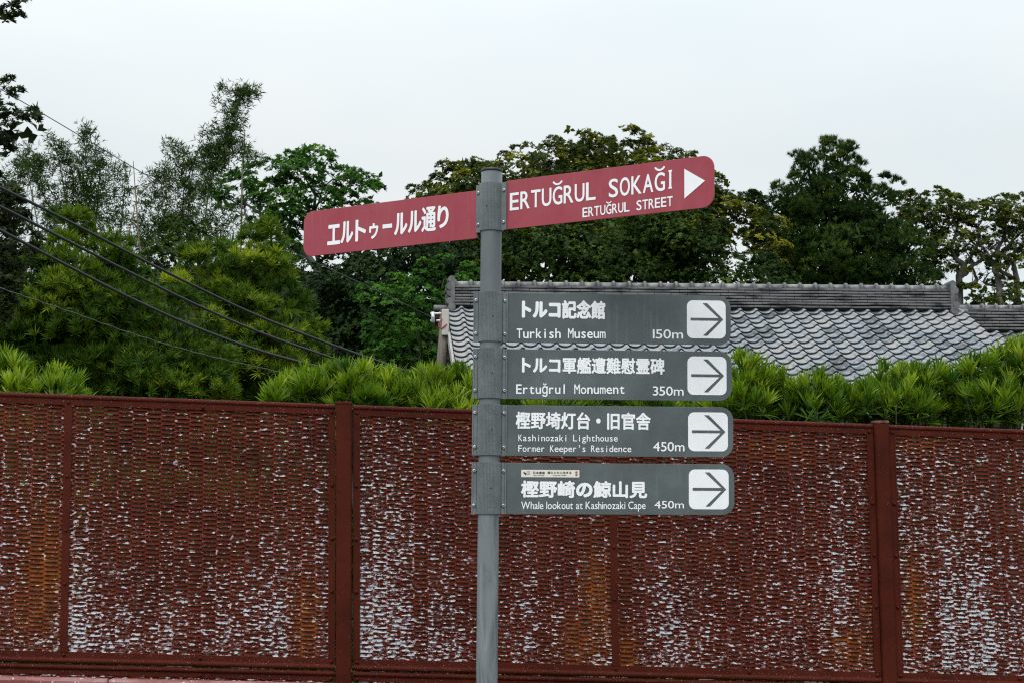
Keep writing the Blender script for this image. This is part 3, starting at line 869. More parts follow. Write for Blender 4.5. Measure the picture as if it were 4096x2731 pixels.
s_post = [FI(1376, 1700)[0], FI(3522, 1760)[0]]
s_mull = [FI(274, 1700)[0], FI(2454, 2200)[0]]
PW = 0.071
bay_edges = [(-3.05, s_post[0] - PW / 2 - 0.004), (s_post[0] + PW / 2 + 0.007, s_post[1] - PW / 2 - 0.003), (s_post[1] + PW / 2 + 0.002, 2.95)]
muls = [s_mull[0], s_mull[1], s_mull[1] + (s_mull[1] - s_mull[0])]
bay_labels = ["mesh panel left of the left post, heavily flaked along its foot", "mesh panel behind the signpost", "mesh panel right of the right post, flaked all over"]
for bi, (e0, e1) in enumerate(bay_edges):
    pan = thing("mesh_panel", None, None, (0, 0, 0)); del_loc = FW((e0 + e1) / 2, H_BOT)
    pan.parent = fence; pan.location = tuple(del_loc - np.array(fence.location)); pan["label"] = bay_labels[bi]
    mesh_field(e0 + 0.026, e1 - 0.026, H_TOP - 0.006, H_BOT + 0.004, pan, bi)
    b = MB(); rail_profile(b, e0, e1, TOP_PROF); build(b, "top_rail", M['red_worn'], pan, bevel=0.0006)
    b = MB(); rail_profile(b, e0 + LEAN * H_BOT, e1 + LEAN * H_BOT, BOT_PROF(H_BOT)); build(b, "bottom_rail", M['red_worn'], pan, bevel=0.0006)
    for s_, side in ((e0 + 0.0155, 1), (e1 - 0.0155, -1)):
        b = MB(); upright(b, s_, 0.031, H_TOP - 0.002, H_BOT, 0.0085, side); build(b, "side_frame", M['red'], pan)
    b = MB(); upright(b, muls[bi], 0.034, H_TOP, H_BOT, 0.0105); build(b, "mullion", M['red'], pan, bevel=0.001)
    for s_ in (e0 + 0.018, (e0 + muls[bi]) / 2, muls[bi] + 0.0, (e1 + muls[bi]) / 2, e1 - 0.018):
        bolt(s_, 0.037, pan); bolt(s_, H_BOT + 0.013, pan, 0.012)
    for k in (0.31, 0.53, 0.745):
        for s_ in (e0 + 0.014, muls[bi], e1 - 0.014):
            bolt(s_, H_TOP + (H_BOT - H_TOP) * k - 0.02, pan, 0.013)
    low = thing("mesh_panel", None, None, (0, 0, 0)); low.parent = fence
    low.location = tuple(FW((e0 + e1) / 2, H_BOT + 0.6) - np.array(fence.location))
    low["label"] = bay_labels[bi].replace("mesh panel", "lower mesh panel").split(",")[0]
    b = MB(); rail_profile(b, e0 + LEAN * H_BOT, e1 + LEAN * H_BOT, LOW_PROF(H_BOT)); build(b, "top_rail", M['red_worn'], low, bevel=0.0006)
    h_end = min(H_BOT + 0.35, ztop(e1) - 0.05)
    mesh_field(e0 + 0.026, e1 - 0.026, H_BOT + 0.096, h_end, low, bi + 1)
    b = MB(); upright(b, muls[bi], 0.034, H_BOT + 0.09, h_end, 0.009); build(b, "mullion", M['red'], low)
    for s_ in (e0 + 0.018, (e0 + muls[bi]) / 2, muls[bi], (e1 + muls[bi]) / 2, e1 - 0.018):
        bolt(s_, H_BOT + 0.089, low, 0.009)
for k, s_ in enumerate(s_post):
    h_end = ztop(s_) + 0.02
    hp = 0.006 if k == 0 else 0.010
    poly = round_rect(-PW / 2, PW / 2, -0.036, 0.036, 0.009 if k == 0 else 0.016, (1, 1, 1, 1), 5)
    b = MB(); b.prism(poly, FW(s_, h_end, 0.0), fe, fnorm, FW(s_, -hp, 0.0) - FW(s_, h_end, 0.0))
    po = build(b, "fence_post", M['post'], fence)
    po["label"] = "square red post at the left" if k == 0 else "red post at the right with a corroded top"
    g = 1.06
    b = MB(); b.prism([(x * g, y * g) for x, y in poly], FW(s_, -hp + 0.007, 0.0), fe, fnorm, FW(s_, -hp - 0.006, 0.0) - FW(s_, -hp + 0.007, 0.0))
    build(b, "post_cap", M['red_worn'] if k == 0 else mottled("rusted post cap", [(0.35, (0.02, 0.012, 0.012)), (0.5, (0.10, 0.028, 0.018)), (0.7, (0.30, 0.17, 0.14))], 30, rough=0.8), po, bevel=0.003)

# the guard rail in front of the fence, its top edge just inside the frame
gY = 7.25
gl, gr = P(-350, 2694.5, gY - 0.05), P(2100, 2747.5, gY + 0.12)
gd = unit(gr - gl); gn = unit(np.cross(gd, [0, 0, 1.0])); gn = gn if gn[1] < 0 else -gn
guard = thing("guard_rail", "faded red steel guard rail below the left end of the fence", "guard rail", (gl[0] + 1.2, gY, 0))
cut = np.linalg.norm(P(436, 2711.5, gY) - gl)
gL = np.linalg.norm(gr - gl)
for t0, t1 in ((0, cut - 0.0015), (cut + 0.0015, gL)):
    b = MB(); c = gl + gd * (t0 + t1) / 2 + np.array([0, 0, -0.075])
    b.box(c, gd * (t1 - t0) / 2, gn * 0.035, np.array([0, 0, 0.075]))
    build(b, "beam", M['guard'], guard, bevel=0.012)
for tt in (0.35, 1.5, 2.6):
    p = gl + gd * tt - gn * 0.06
    b = MB(); b.tube([(p[0], p[1], 0.0), (p[0], p[1], p[2] - 0.02)], 0.03, 16)
    build(b, "leg", M['red'], guard)

# ------------------------------------------------------------------ tiled roofs
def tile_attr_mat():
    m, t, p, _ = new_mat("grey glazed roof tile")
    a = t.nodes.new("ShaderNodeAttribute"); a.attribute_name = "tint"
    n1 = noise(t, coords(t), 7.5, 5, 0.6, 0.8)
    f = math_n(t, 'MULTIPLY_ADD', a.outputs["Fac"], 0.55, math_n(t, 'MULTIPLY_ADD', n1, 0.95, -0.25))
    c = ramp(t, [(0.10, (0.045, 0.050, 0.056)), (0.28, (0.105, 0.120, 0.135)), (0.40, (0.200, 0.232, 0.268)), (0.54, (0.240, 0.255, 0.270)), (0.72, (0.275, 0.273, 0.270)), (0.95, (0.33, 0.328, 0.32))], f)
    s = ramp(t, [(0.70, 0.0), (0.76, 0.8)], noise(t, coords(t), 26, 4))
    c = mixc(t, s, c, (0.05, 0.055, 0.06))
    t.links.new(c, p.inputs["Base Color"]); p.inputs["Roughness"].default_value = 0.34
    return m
M['tile'] = tile_attr_mat()

def tile_profile(u):
    if u < 0.70: return -0.028 * math.sin(math.pi * u / 0.70) ** 0.8
    return 0.036 * math.sin(math.pi * (u - 0.70) / 0.30) ** 0.7

def roof_field(o, r, d, ncols, nrows, parent, name="roof", w=0.265, e=0.235, light=lambda c, j: 0.5):
    """o: upper left corner, r: along the eaves, d: down the slope"""
    n = np.cross(d, r); n = n if n[2] > 0 else -n
    US = [0, 0.1, 0.22, 0.35, 0.48, 0.60, 0.70, 0.76, 0.85, 0.94, 1.0]
    V, Qt, Qe, tint = [], [], [], []
    for j in range(nrows):
        for c in range(ncols):
            tt = light(c, j) + random.uniform(-0.38, 0.38)
            o_ = len(V); jx, jn = random.uniform(-0.003, 0.003), random.uniform(-0.002, 0.002)
            for u in US:
                z = tile_profile(u); base = o + r * ((c + u) * w + jx)
                V.append(base + d * (e * j - 0.01) + n * (z - 0.004)); V.append(base + d * (e * (j + 1)) + n * (z + 0.026 + jn)); V.append(base + d * (e * (j + 1) - 0.004) + n * (z - 0.002))
                tint += [tt] * 3
            for k in range(len(US) - 1):
                i = o_ + k * 3
                Qt.append((i, i + 1, i + 4, i + 3)); Qe.append((i + 1, i + 2, i + 5, i + 4))
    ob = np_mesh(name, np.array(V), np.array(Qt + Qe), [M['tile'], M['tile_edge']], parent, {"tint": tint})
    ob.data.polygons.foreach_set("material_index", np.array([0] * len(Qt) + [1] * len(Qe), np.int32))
    ob.data.polygons.foreach_set("use_smooth", np.array([True] * len(Qt) + [False] * len(Qe)))
    ob.data.update()
    return ob

def ridge(o, r, length, parent, height=0.335, courses=7, cap_pitch=0.256):
    """stacked flat tiles under a row of half-round caps; o = left end at the roof line"""
    y = np.cross([0, 0, 1.0], r); y = unit(y)                         # away from the camera
    if y[1] < 0: y = -y
    z = np.array([0, 0, 1.0]); ch = height / courses
    b = MB()
    b.box(o + r * length / 2 + z * (height / 2 - 0.02), r * length / 2, y * 0.085, z * (height / 2 + 0.0))
    core = build(b, "ridge_core", M['shadow_mortar'], parent)
    b = MB()
    for k in range(courses):
        dep = 0.150 - 0.006 * k + (0.02 if k == 1 else 0)
        t0 = -(0.5 * (k % 2)) * 0.27; 
        while t0 < length - 0.02:
            a0, a1 = max(t0, 0), min(t0 + 0.27, length)
            if a1 - a0 > 0.03:
                c = o + r * (a0 + a1) / 2 + z * (ch * (k + 0.42)) + z * random.uniform(-0.002, 0.002) + y * random.uniform(-0.003, 0.003)
                b.box(c, r * ((a1 - a0) / 2 - 0.003), y * dep + z * 0.0, z * ch * 0.33)
            t0 += 0.27
    build(b, "ridge_course", M['noshi'], parent, bevel=0.004)
    b = MB(); nseg = int(length / cap_pitch)
    for k in range(nseg + 1):
        a0, a1 = k * cap_pitch, min((k + 1) * cap_pitch, length)
        if a1 - a0 < 0.05: continue
        base = o + z * (height + 0.005)
        b.tube([base + r * (a0 + 0.05), base + r * (a1 + 0.004)], [0.064, 0.068], 20)
        b.tube([base + r * t for t in (a0 + 0.002, a0 + 0.008, a0 + 0.03, a0 + 0.05, a0 + 0.056)], [0.067, 0.088, 0.096, 0.088, 0.067], 20, 1)
    build(b, "ridge_cap", [M['tile_cap'], M['collar']], parent)
    return y

def ridge_end(o, r, y, sgn, parent, s=1.0):
    """ornamental end tile: stacked rolled lobes on an upright plate"""
    z = np.array([0, 0, 1.0]); b = MB(); e = r * sgn
    b.prism([(-0.02, -0.10), (0.05, -0.10), (0.05, 0.40), (-0.02, 0.44)], o - y * 0.17 * s, e * s, z * s, y * 0.34 * s)
    for (dx, dz, rr, dep) in ((0.03, 0.420, 0.058, 0.13), (0.055, 0.305, 0.062, 0.16), (0.055, 0.195, 0.052, 0.15), (0.065, 0.065, 0.055, 0.19), (0.03, -0.03, 0.060, 0.20)):
        c = o + e * dx * s + z * dz * s
        b.tube([c - y * dep * s, c + y * dep * s], rr * s, 18)
    for dz in (0.25, 0.15, 0.10):
        c = o + e * 0.10 * s + z * dz * s
        b.tube([c - y * 0.10 * s, c - y * 0.02 * s], 0.035 * s, 14)
    c = o - z * 0.035 * s
    b.tube([c + e * 0.02, c + e * 0.30 * s, c + e * 0.31 * s], [0.052 * s, 0.055 * s, 0.045 * s], 18)
    build(b, "ridge_end", M['collar'], parent, bevel=0.003)

HY = 26.5; HYAW = R(5.5); PITCH = R(25.5)
hr = np.array([math.cos(HYAW), math.sin(HYAW), 0.0]); hd_h = np.array([math.sin(HYAW), -math.cos(HYAW), 0.0])
hd = unit(hd_h * math.cos(PITCH) + np.array([0, 0, -math.sin(PITCH)]))
hd_back = unit(-hd_h * math.cos(PITCH) + np.array([0, 0, -math.sin(PITCH)]))
r_left = P(1787, 1226, HY)
r_right = on_plane(3845, 1242, r_left, hd_h)
ncol = int(round(np.linalg.norm(r_right - r_left) / 0.265)); rl = ncol * 0.265
hr = unit(r_right - r_left); 
house = thing("tiled_house", "low house with a grey tiled roof seen behind the signpost", "house", (r_left + hr * rl / 2 + hd_h * 1.5) * np.array([1, 1, 0]))
NROW = 15
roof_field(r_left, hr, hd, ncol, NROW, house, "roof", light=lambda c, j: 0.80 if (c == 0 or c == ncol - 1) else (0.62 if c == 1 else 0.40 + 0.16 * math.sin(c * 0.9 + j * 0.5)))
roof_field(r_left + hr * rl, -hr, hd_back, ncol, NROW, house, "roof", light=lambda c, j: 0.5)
yb = ridge(r_left + hr * 0.10, hr, rl - 0.32, house)
ridge_end(r_left + hr * 0.10, hr, yb, -1, house)
ridge_end(r_left + hr * (rl - 0.22), hr, yb, 1, house)
eave = NROW * 0.235
apex = r_left + hr * rl / 2
b = MB()                                                         # gabled body, set in under the verges
for t_ in (0.18, rl - 0.18):
    pass
A0, A1 = r_left + hr * 0.22 + np.array([0, 0, -0.12]), r_left + hr * (rl - 0.22) + np.array([0, 0, -0.12])
Fd, Bd = hd * (eave - 0.45), hd_back * (eave - 0.45)
gz = lambda p: np.array([p[0], p[1], 0.0])
vs = [A0, A0 + Fd, gz(A0 + Fd), gz(A0 + Bd), A0 + Bd, A1, A1 + Fd, gz(A1 + Fd), gz(A1 + Bd), A1 + Bd]
b.add(vs, [(0, 1, 2, 3, 4), (5, 9, 8, 7, 6), (1, 6, 7, 2), (3, 8, 9, 4), (0, 5, 6, 1), (0, 4, 9, 5)])
build(b, "wall", M['timber_dark'], house)
for s0, nm in ((-0.02, "barge_board"), (rl + 0.02, "barge_board")):
    b = MB(); c = r_left + hr * s0 + hd * (eave / 2 - 0.02) + np.array([0, 0, -0.135])
    b.box(c, hr * 0.018, hd * (eave / 2), np.array([0, 0, 0.085])); build(b, nm, M['board_pale'], house)
b = MB(); c = r_left + hr * (rl / 2) + hd * (eave - 0.03) + np.array([0, 0, -0.08])
b.box(c, hr * rl / 2, hd_h * 0.02, np.array([0, 0, 0.06])); build(b, "eave_board", M['timber'], house)
b = MB()                                                         # dark side wall boards under the left verge
c = gz(A0 + hd * 1.0) + np.array([0, 0, (A0 + hd * 1.0)[2] / 2 - 0.1]) - hr * 0.03
b.box(c, hr * 0.02, hd_h * 0.9, np.array([0, 0, (A0 + hd * 1.9)[2] / 2 - 0.1])); build(b, "side_boarding", M['timber_dark'], house)

# the service post at the gable with its bracket
C4 = lambda x, y: (1700 + x / 3.92, 1050 + y / 3.92)
SPY = 25.6
sp_t, sp_b = P(*C4(320, 840), SPY), P(*C4(262, 1540), SPY)
sp_dir = unit(sp_t - sp_b); sp_foot = sp_b - sp_dir * (sp_b[2] / sp_dir[2])
sp = thing("service_post", "weathered timber post with white wire brackets beside the roof's left verge", "post", sp_foot)
b = MB(); b.tube([sp_foot, sp_b, sp_t], [0.085, 0.08, 0.07], 12); build(b, "post", M['timber'], sp)
b = MB(); b.tube([P(*C4(276, 740), SPY + 0.1), P(*C4(215, 1540), SPY + 0.1)], 0.035, 8); build(b, "conduit", M['timber_dark'], sp)
b = MB(); c = P(*C4(318, 940), SPY - 0.1); b.box(c, (0.055, 0, 0), (0, 0.03, 0), (0, 0, 0.20)); build(b, "junction_box", M['plaster'], sp, bevel=0.01)
b = MB(); b.tube([P(*C4(122, 778), SPY - 0.1), P(*C4(126, 944), SPY - 0.1)], 0.028, 10)
b.tube([P(*C4(84, 804), SPY - 0.1), P(*C4(305, 802), SPY - 0.1)], 0.016, 8); b.tube([P(*C4(84, 916), SPY - 0.1), P(*C4(150, 914), SPY - 0.1)], 0.016, 8); b.tube([P(*C4(178, 914), SPY - 0.1), P(*C4(290, 914), SPY - 0.1)], 0.018, 8)
build(b, "bracket", M['galv'], sp)
b = MB(); b.tube([P(*C4(x, y), SPY - 0.14) for x, y in ((225, 870), (262, 890), (240, 925), (212, 965), (220, 1015), (255, 1035), (300, 1005), (340, 965))], 0.011, 6); build(b, "red_wire", M['redwire'], sp)

# the second roof, further back on the right
h2o = P(3815, 1322, 30.5)
hr2 = np.array([math.cos(R(3)), math.sin(R(3)), 0.0]); hd2h = np.array([hr2[1], -hr2[0], 0.0])
hd2 = unit(hd2h * math.cos(PITCH) + np.array([0, 0, -math.sin(PITCH)])); hd2b = unit(-hd2h * math.cos(PITCH) + np.array([0, 0, -math.sin(PITCH)]))
house2 = thing("tiled_house", "second tiled roof further back, only its ridge showing at the right edge", "house", (h2o + hr2 * 2.6 + hd2h * 1.3) * np.array([1, 1, 0]))
h2r = h2o - np.array([0, 0, 0.0])
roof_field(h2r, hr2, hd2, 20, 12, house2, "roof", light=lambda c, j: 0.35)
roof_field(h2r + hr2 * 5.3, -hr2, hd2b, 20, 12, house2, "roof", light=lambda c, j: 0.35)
ridge(h2r, hr2, 5.3, house2, height=0.40, courses=7)
b = MB(); A0, A1 = h2r + hr2 * 0.2 + np.array([0, 0, -0.12]), h2r + hr2 * 5.1 + np.array([0, 0, -0.12]); Fd, Bd = hd2 * 2.4, hd2b * 2.4
vs = [A0, A0 + Fd, gz(A0 + Fd), gz(A0 + Bd), A0 + Bd, A1, A1 + Fd, gz(A1 + Fd), gz(A1 + Bd), A1 + Bd]
b.add(vs, [(0, 1, 2, 3, 4), (5, 9, 8, 7, 6), (1, 6, 7, 2), (3, 8, 9, 4), (0, 5, 6, 1), (0, 4, 9, 5)]); build(b, "wall", M['plaster'], house2)

# ------------------------------------------------------------------ cables
def cable(name, pts, rad, mat, label, cat="cable", group=None, wob=0.0):
    """pts: (sheet x, sheet y, Y); smooth curve through them"""
    q = [Q(*p) for p in pts]; out = []
    for i in range(len(q) - 1):
        p0, p1, p2, p3 = q[max(i - 1, 0)], q[i], q[i + 1], q[min(i + 2, len(q) - 1)]
        for k in range(12):
            t = k / 12
            c = 0.5 * (2 * p1 + (p2 - p0) * t + (2 * p0 - 5 * p1 + 4 * p2 - p3) * t * t + (3 * p1 - p0 - 3 * p2 + p3) * t ** 3)
            if wob: c = c + np.array([0, 0, wob * math.sin((i * 12 + k) * 2.1)])
            out.append(c)
    out.append(q[-1]); o = out[0]
    b = MB(); b.tube(out, rad, 8)
    return tag(build(b, name, mat, origin=o), label, cat, group)
cg = "black cables sloping down at the left"
cable("cable", [(-120, 374, 12.2), (0, 431, 12.6), (150, 505, 13.1), (300, 583, 13.7), (450, 659, 14.3), (600, 729, 14.9), (760, 791, 15.6), (900, 840, 16.2), (960, 862, 16.5)], 0.0125, M['cable'], "highest of the three thick black cables crossing the green trees", group=cg)
cable("cable", [(-120, 420, 12.0), (0, 475, 12.4), (150, 551, 12.9), (300, 627, 13.5), (450, 700, 14.1), (600, 765, 14.7), (760, 821, 15.4), (880, 862, 16.0)], 0.0125, M['cable'], "middle one of the three thick black cables crossing the green trees", group=cg)
cable("cable", [(-120, 470, 11.8), (0, 529, 12.2), (150, 608, 12.7), (300, 685, 13.3), (450, 752, 13.9), (600, 806, 14.5), (770, 852, 15.2), (860, 875, 15.6)], 0.0125, M['cable'], "lowest of the three thick black cables crossing the green trees", group=cg)
cable("wire", [(-60, 638, 12.0), (0, 662, 12.3), (160, 716, 13.0), (330, 775, 13.7), (500, 822, 14.4), (680, 862, 15.1), (760, 880, 15.4)], 0.0045, M['wire'], "thin twisted wire hanging below the thick cables", "wire", wob=0.0035)
cable("wire", [(-60, 170, 17.0), (90, 257, 17.6), (220, 334, 18.2), (340, 405, 18.8), (520, 505, 20.0), (700, 592, 21.5), (860, 665, 23.5), (996, 731, SPY - 0.12)], 0.0052, M['wire'], "thin service wire running from the top left to the bracket by the roof", "wire")

# ------------------------------------------------------------------ foliage generators
def rand_dirs(n, zmin=-1.0, front=1.0):
    """unit vectors; front < 1 keeps mostly the camera side"""
    out = np.empty((0, 3))
    while len(out) < n:
        v = rng.normal(size=(n * 3 + 20, 3)); v /= np.linalg.norm(v, axis=1)[:, None]
        keep = (v[:, 2] > zmin) & ((v[:, 1] < 0.25) | (rng.random(len(v)) < front))
        out = np.vstack([out, v[keep]])
    return out[:n]

def norm_rows(a):
    return a / np.maximum(np.linalg.norm(a, axis=1)[:, None], 1e-9)

def rosette(C, A, k, spread, L, W, tint, jl=0.25):
    """k leaves round each axis A at C; spread = (min, max) degrees off the axis"""
    n = len(C); C = np.repeat(C, k, 0); A = np.repeat(A, k, 0)
    ref = np.where(np.abs(A[:, 2:3]) < 0.9, np.array([[0, 0, 1.0]]), np.array([[1.0, 0, 0]]))
    U = norm_rows(np.cross(A, ref)); Vv = np.cross(A, U)
    ph = np.tile(np.arange(k) * 2.399963, n) + np.repeat(rng.random(n) * 6.28, k) + rng.normal(size=n * k) * 0.25
    th = np.radians(rng.uniform(spread[0], spread[1], n * k))
    D = A * np.cos(th)[:, None] + (U * np.cos(ph)[:, None] + Vv * np.sin(ph)[:, None]) * np.sin(th)[:, None]
    Nn = norm_rows(A - D * np.sum(A * D, 1)[:, None] + rng.normal(size=A.shape) * 0.15)
    ll = L * (1 + rng.uniform(-jl, jl, n * k))
    tt = np.repeat(tint, k) + rng.normal(size=n * k) * 0.10
    return C, norm_rows(D), Nn, ll, W * (1 + rng.uniform(-0.2, 0.2, n * k)), np.clip(tt, 0, 1)

def leaves(name, parts, mat, parent, bend=0.12, fold=0.12, two=False):
    C = np.vstack([p[0] for p in parts]); D = np.vstack([p[1] for p in parts]); Nn = np.vstack([p[2] for p in parts])
    L = np.concatenate([p[3] for p in parts])[:, None]; W = np.concatenate([p[4] for p in parts])[:, None]; T = np.concatenate([p[5] for p in parts])
    S = norm_rows(np.cross(D, Nn)); Nn = np.cross(S, D); n = len(C)
    tip = C + D * L - Nn * L * bend
    if not two:
        mid = C + D * L * 0.48
        V = np.stack([C, mid + S * W / 2 + Nn * W * fold, tip, mid - S * W / 2 + Nn * W * fold], 1).reshape(-1, 3)
        q = np.arange(n * 4).reshape(n, 4)
        return np_mesh(name, V, q, mat, parent, {"tint": np.repeat(T, 4)})
    m1, m2 = C + D * L * 0.33, C + D * L * 0.72 - Nn * L * bend * 0.45
    V = np.stack([C, m1 + S * W * 0.45, m1 - S * W * 0.45, m2 + S * W * 0.46, m2 - S * W * 0.46, tip], 1).reshape(-1, 3)
    i = np.arange(n)[:, None] * 6
    q = i + np.array([[1, 3, 4, 2]]); t = np.concatenate([i + np.array([[0, 1, 2]]), i + np.array([[3, 5, 4]])])
    return np_mesh(name, V, q, mat, parent, {"tint": np.repeat(T, 6)}, tris=t)

STYLE = {  # leaf length, width, leaves per rosette, spread, up bias
    'broad': (0.068, 0.028, 10, (35, 88), 0.7),
    'small': (0.056, 0.024, 10, (30, 90), 0.6),
    'podo': (0.118, 0.0115, 24, (6, 60), 0.65),
}
def crown(blobs, style, clump_r, dens=1.0,  tint0=0.42, tvar=0.20, inner=0.5, front=0.25, zmin=-0.65, ros=15, scale=1.0, top_young=0.0):
    """blobs: (sheet x, sheet y, rx, ry, Y[, density]) -> leaf parts"""
    L, W, k, spread, upb = STYLE[style]; L, W = L * scale, W * scale
    parts = []
    for bl in blobs:
        qx, qy, rx, ry, Y = bl[:5]; dn = bl[5] if len(bl) > 5 else 1.0
        c = Q(qx, qy, Y); mpp = Y / F * 1.7415
        ax, az = rx * mpp, ry * mpp
        ax, az = max(0.4 * ax, ax - 0.65 * clump_r), max(0.4 * az, az - 0.6 * clump_r); ay = min(ax, az * 1.2) * 0.9
        area = ax * az + ay * az + ax * ay
        n = max(3, int(dens * dn * area * 3.6 / clump_r ** 2))
        d = rand_dirs(n, zmin, front)
        cc = c + d * np.array([ax, ay, az]) * rng.uniform(0.72, 1.04, n)[:, None]
        ct = tint0 + rng.normal(size=n) * tvar
        d2 = rand_dirs(n * ros, -0.35, 0.5)
        outw = np.repeat(d, ros, 0)
        flip = np.sum(d2 * outw, 1) < -0.25
        d2[flip] *= -1
        rr = clump_r * rng.uniform(0.55, 1.0, n * ros)[:, None] * np.array([1.15, 1.0, 0.75])
        C = np.repeat(cc, ros, 0) + d2 * rr
        A = norm_rows(d2 * 0.7 + outw * 0.35 + np.array([0, 0, upb]) + rng.normal(size=C.shape) * 0.2)
        parts.append(rosette(C, A, k, spread, L, W, np.repeat(ct, ros)))
        if inner > 0:  # inner leaves tinted darker, crown shade put into their colour
            m = int(inner * n * ros * 0.42)
            q = rng.normal(size=(m, 3)); q = norm_rows(q) * (rng.random(m) ** 0.45)[:, None] * 0.80
            C = c + q * np.array([ax, ay, az])
            A = norm_rows(q + np.array([0, 0, 0.3]) + rng.normal(size=q.shape) * 0.5)
            lw = max(W * 3.2, 0.05)
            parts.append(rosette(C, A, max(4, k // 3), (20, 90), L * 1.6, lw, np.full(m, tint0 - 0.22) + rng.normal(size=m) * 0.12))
    return parts

def poly_dist(px, py, poly):
    """signed distance to a polygon outline, positive inside"""
    p = np.asarray(poly, float); d = np.full(len(px), 1e9); inside = np.zeros(len(px), bool)
    for i in range(len(p)):
        a, b_ = p[i], p[(i + 1) % len(p)]
        e = b_ - a; t = np.clip(((px - a[0]) * e[0] + (py - a[1]) * e[1]) / max(e @ e, 1e-9), 0, 1)
        d = np.minimum(d, np.hypot(px - a[0] - t * e[0], py - a[1] - t * e[1]))
        hit = ((a[1] > py) != (b_[1] > py)) & (px < (b_[0] - a[0]) * (py - a[1]) / (b_[1] - a[1] + 1e-12) + a[0])
        inside ^= hit
    return np.where(inside, d, -d)

def mass(polys, Y, depth, style, clump_r, ros, dens=1.0, tint0=0.42, tvar=0.22, back=0.5, scale=1.0, edge=-0.05):
    """leaf clumps filling a rounded volume whose silhouette is the given outline; polys: (outline, density)"""
    L, W, k, spread, upb = STYLE[style]; L, W = L * scale, W * scale
    mpp = Y / F * 1.7415; rp = clump_r / mpp; parts = []
    for poly, dn in polys:
        a = np.asarray(poly, float); lo, hi = a.min(0), a.max(0)
        area = 0.5 * abs(np.sum(a[:, 0] * np.roll(a[:, 1], -1) - a[:, 1] * np.roll(a[:, 0], -1)))
        n = int(dens * dn * 11.0 * area / (math.pi * rp * rp)) + 2
        m = int(n * (hi - lo).prod() / area * 1.6) + 20
        px, py = rng.uniform(lo[0], hi[0], m), rng.uniform(lo[1], hi[1], m)
        d = poly_dist(px, py, poly); ok = d > rp * edge
        px, py, d = px[ok][:n], py[ok][:n], d[ok][:n]; n = len(px)
        thick = depth * np.sqrt(np.clip(np.maximum(d, 0) / (3.2 * rp), 0.08, 1.0))
        yy = Y + thick * rng.uniform(-1, 0.75, n)
        cc = np.array([Q(x, y, q) for x, y, q in zip(px, py, yy)])
        rr0 = np.minimum(clump_r, np.maximum(d * 1.1, rp * 0.48) * mpp) * rng.uniform(0.65, 1.1, n)
        ct = tint0 + rng.normal(size=n) * tvar
        ctr = np.array([np.mean(px), np.mean(py)])
        outw = norm_rows(np.stack([(px - ctr[0]) / (hi[0] - lo[0]) * 1.2, np.full(n, -0.55), 0.55 - (py - ctr[1]) / (hi[1] - lo[1]) * 0.7], 1) + rng.normal(size=(n, 3)) * 0.2)
        d2 = rand_dirs(n * ros, -0.45, 0.35); ow = np.repeat(outw, ros, 0)
        flip = np.sum(d2 * ow, 1) < -0.3; d2[flip] *= -1
        C = np.repeat(cc, ros, 0) + d2 * (np.repeat(rr0, ros) * rng.uniform(0.5, 1.0, n * ros))[:, None] * np.array([1.12, 1.0, 0.78])
        A = norm_rows(d2 * 0.7 + ow * 0.35 + np.array([0, 0, upb]) + rng.normal(size=C.shape) * 0.2)
        parts.append(rosette(C, A, k, spread, L, W, np.repeat(ct, ros)))
        if back > 0:                                     # larger leaves deep inside, darker tint paints the crown's inner shade
            q = d > rp * 0.9
            if q.sum():
                rep_ = max(1, int(ros * back * 0.6))
                C = np.repeat(cc[q], rep_, 0) + rng.normal(size=(q.sum() * rep_, 3)) * clump_r * 0.6 + np.array([0, depth * 0.5, 0])
                A = norm_rows(rng.normal(size=C.shape) + np.array([0, -0.3, 0.4]))
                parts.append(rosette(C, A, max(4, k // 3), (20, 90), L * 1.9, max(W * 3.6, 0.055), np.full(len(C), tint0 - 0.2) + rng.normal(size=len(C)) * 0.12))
    return parts

def limb(mb, pts, r0, r1, n=8, wob=0.0):
    """smooth tapered limb through 3-D points"""
    pts = [np.asarray(p, float) for p in pts]; out = []
    for i in range(len(pts) - 1):
        p0, p1, p2, p3 = pts[max(i - 1, 0)], pts[i], pts[i + 1], pts[min(i + 2, len(pts) - 1)]
        for k in range(4):
            t = k / 4
            out.append(0.5 * (2 * p1 + (p2 - p0) * t + (2 * p0 - 5 * p1 + 4 * p2 - p3) * t * t + (3 * p1 - p0 - 3 * p2 + p3) * t ** 3))
    out.append(pts[-1])
    if wob: out = [p + rng.normal(size=3) * wob for p in out]
    m = len(out)
    mb.tube(out, [r0 + (r1 - r0) * (i / (m - 1)) for i in range(m)], n)
    return out

def twigs(mb, start, n, length, r, spread=0.8, up=0.4):
    for _ in range(n):
        d = unit(rng.normal(size=3) * spread + np.array([0, 0, up]))
        p = np.asarray(start, float); pts = [p]
        for k in range(3):
            d = unit(d + rng.normal(size=3) * 0.35); p = p + d * length / 3; pts.append(p)
        mb.tube(pts, [r, r * 0.75, r * 0.5, r * 0.25], 5)

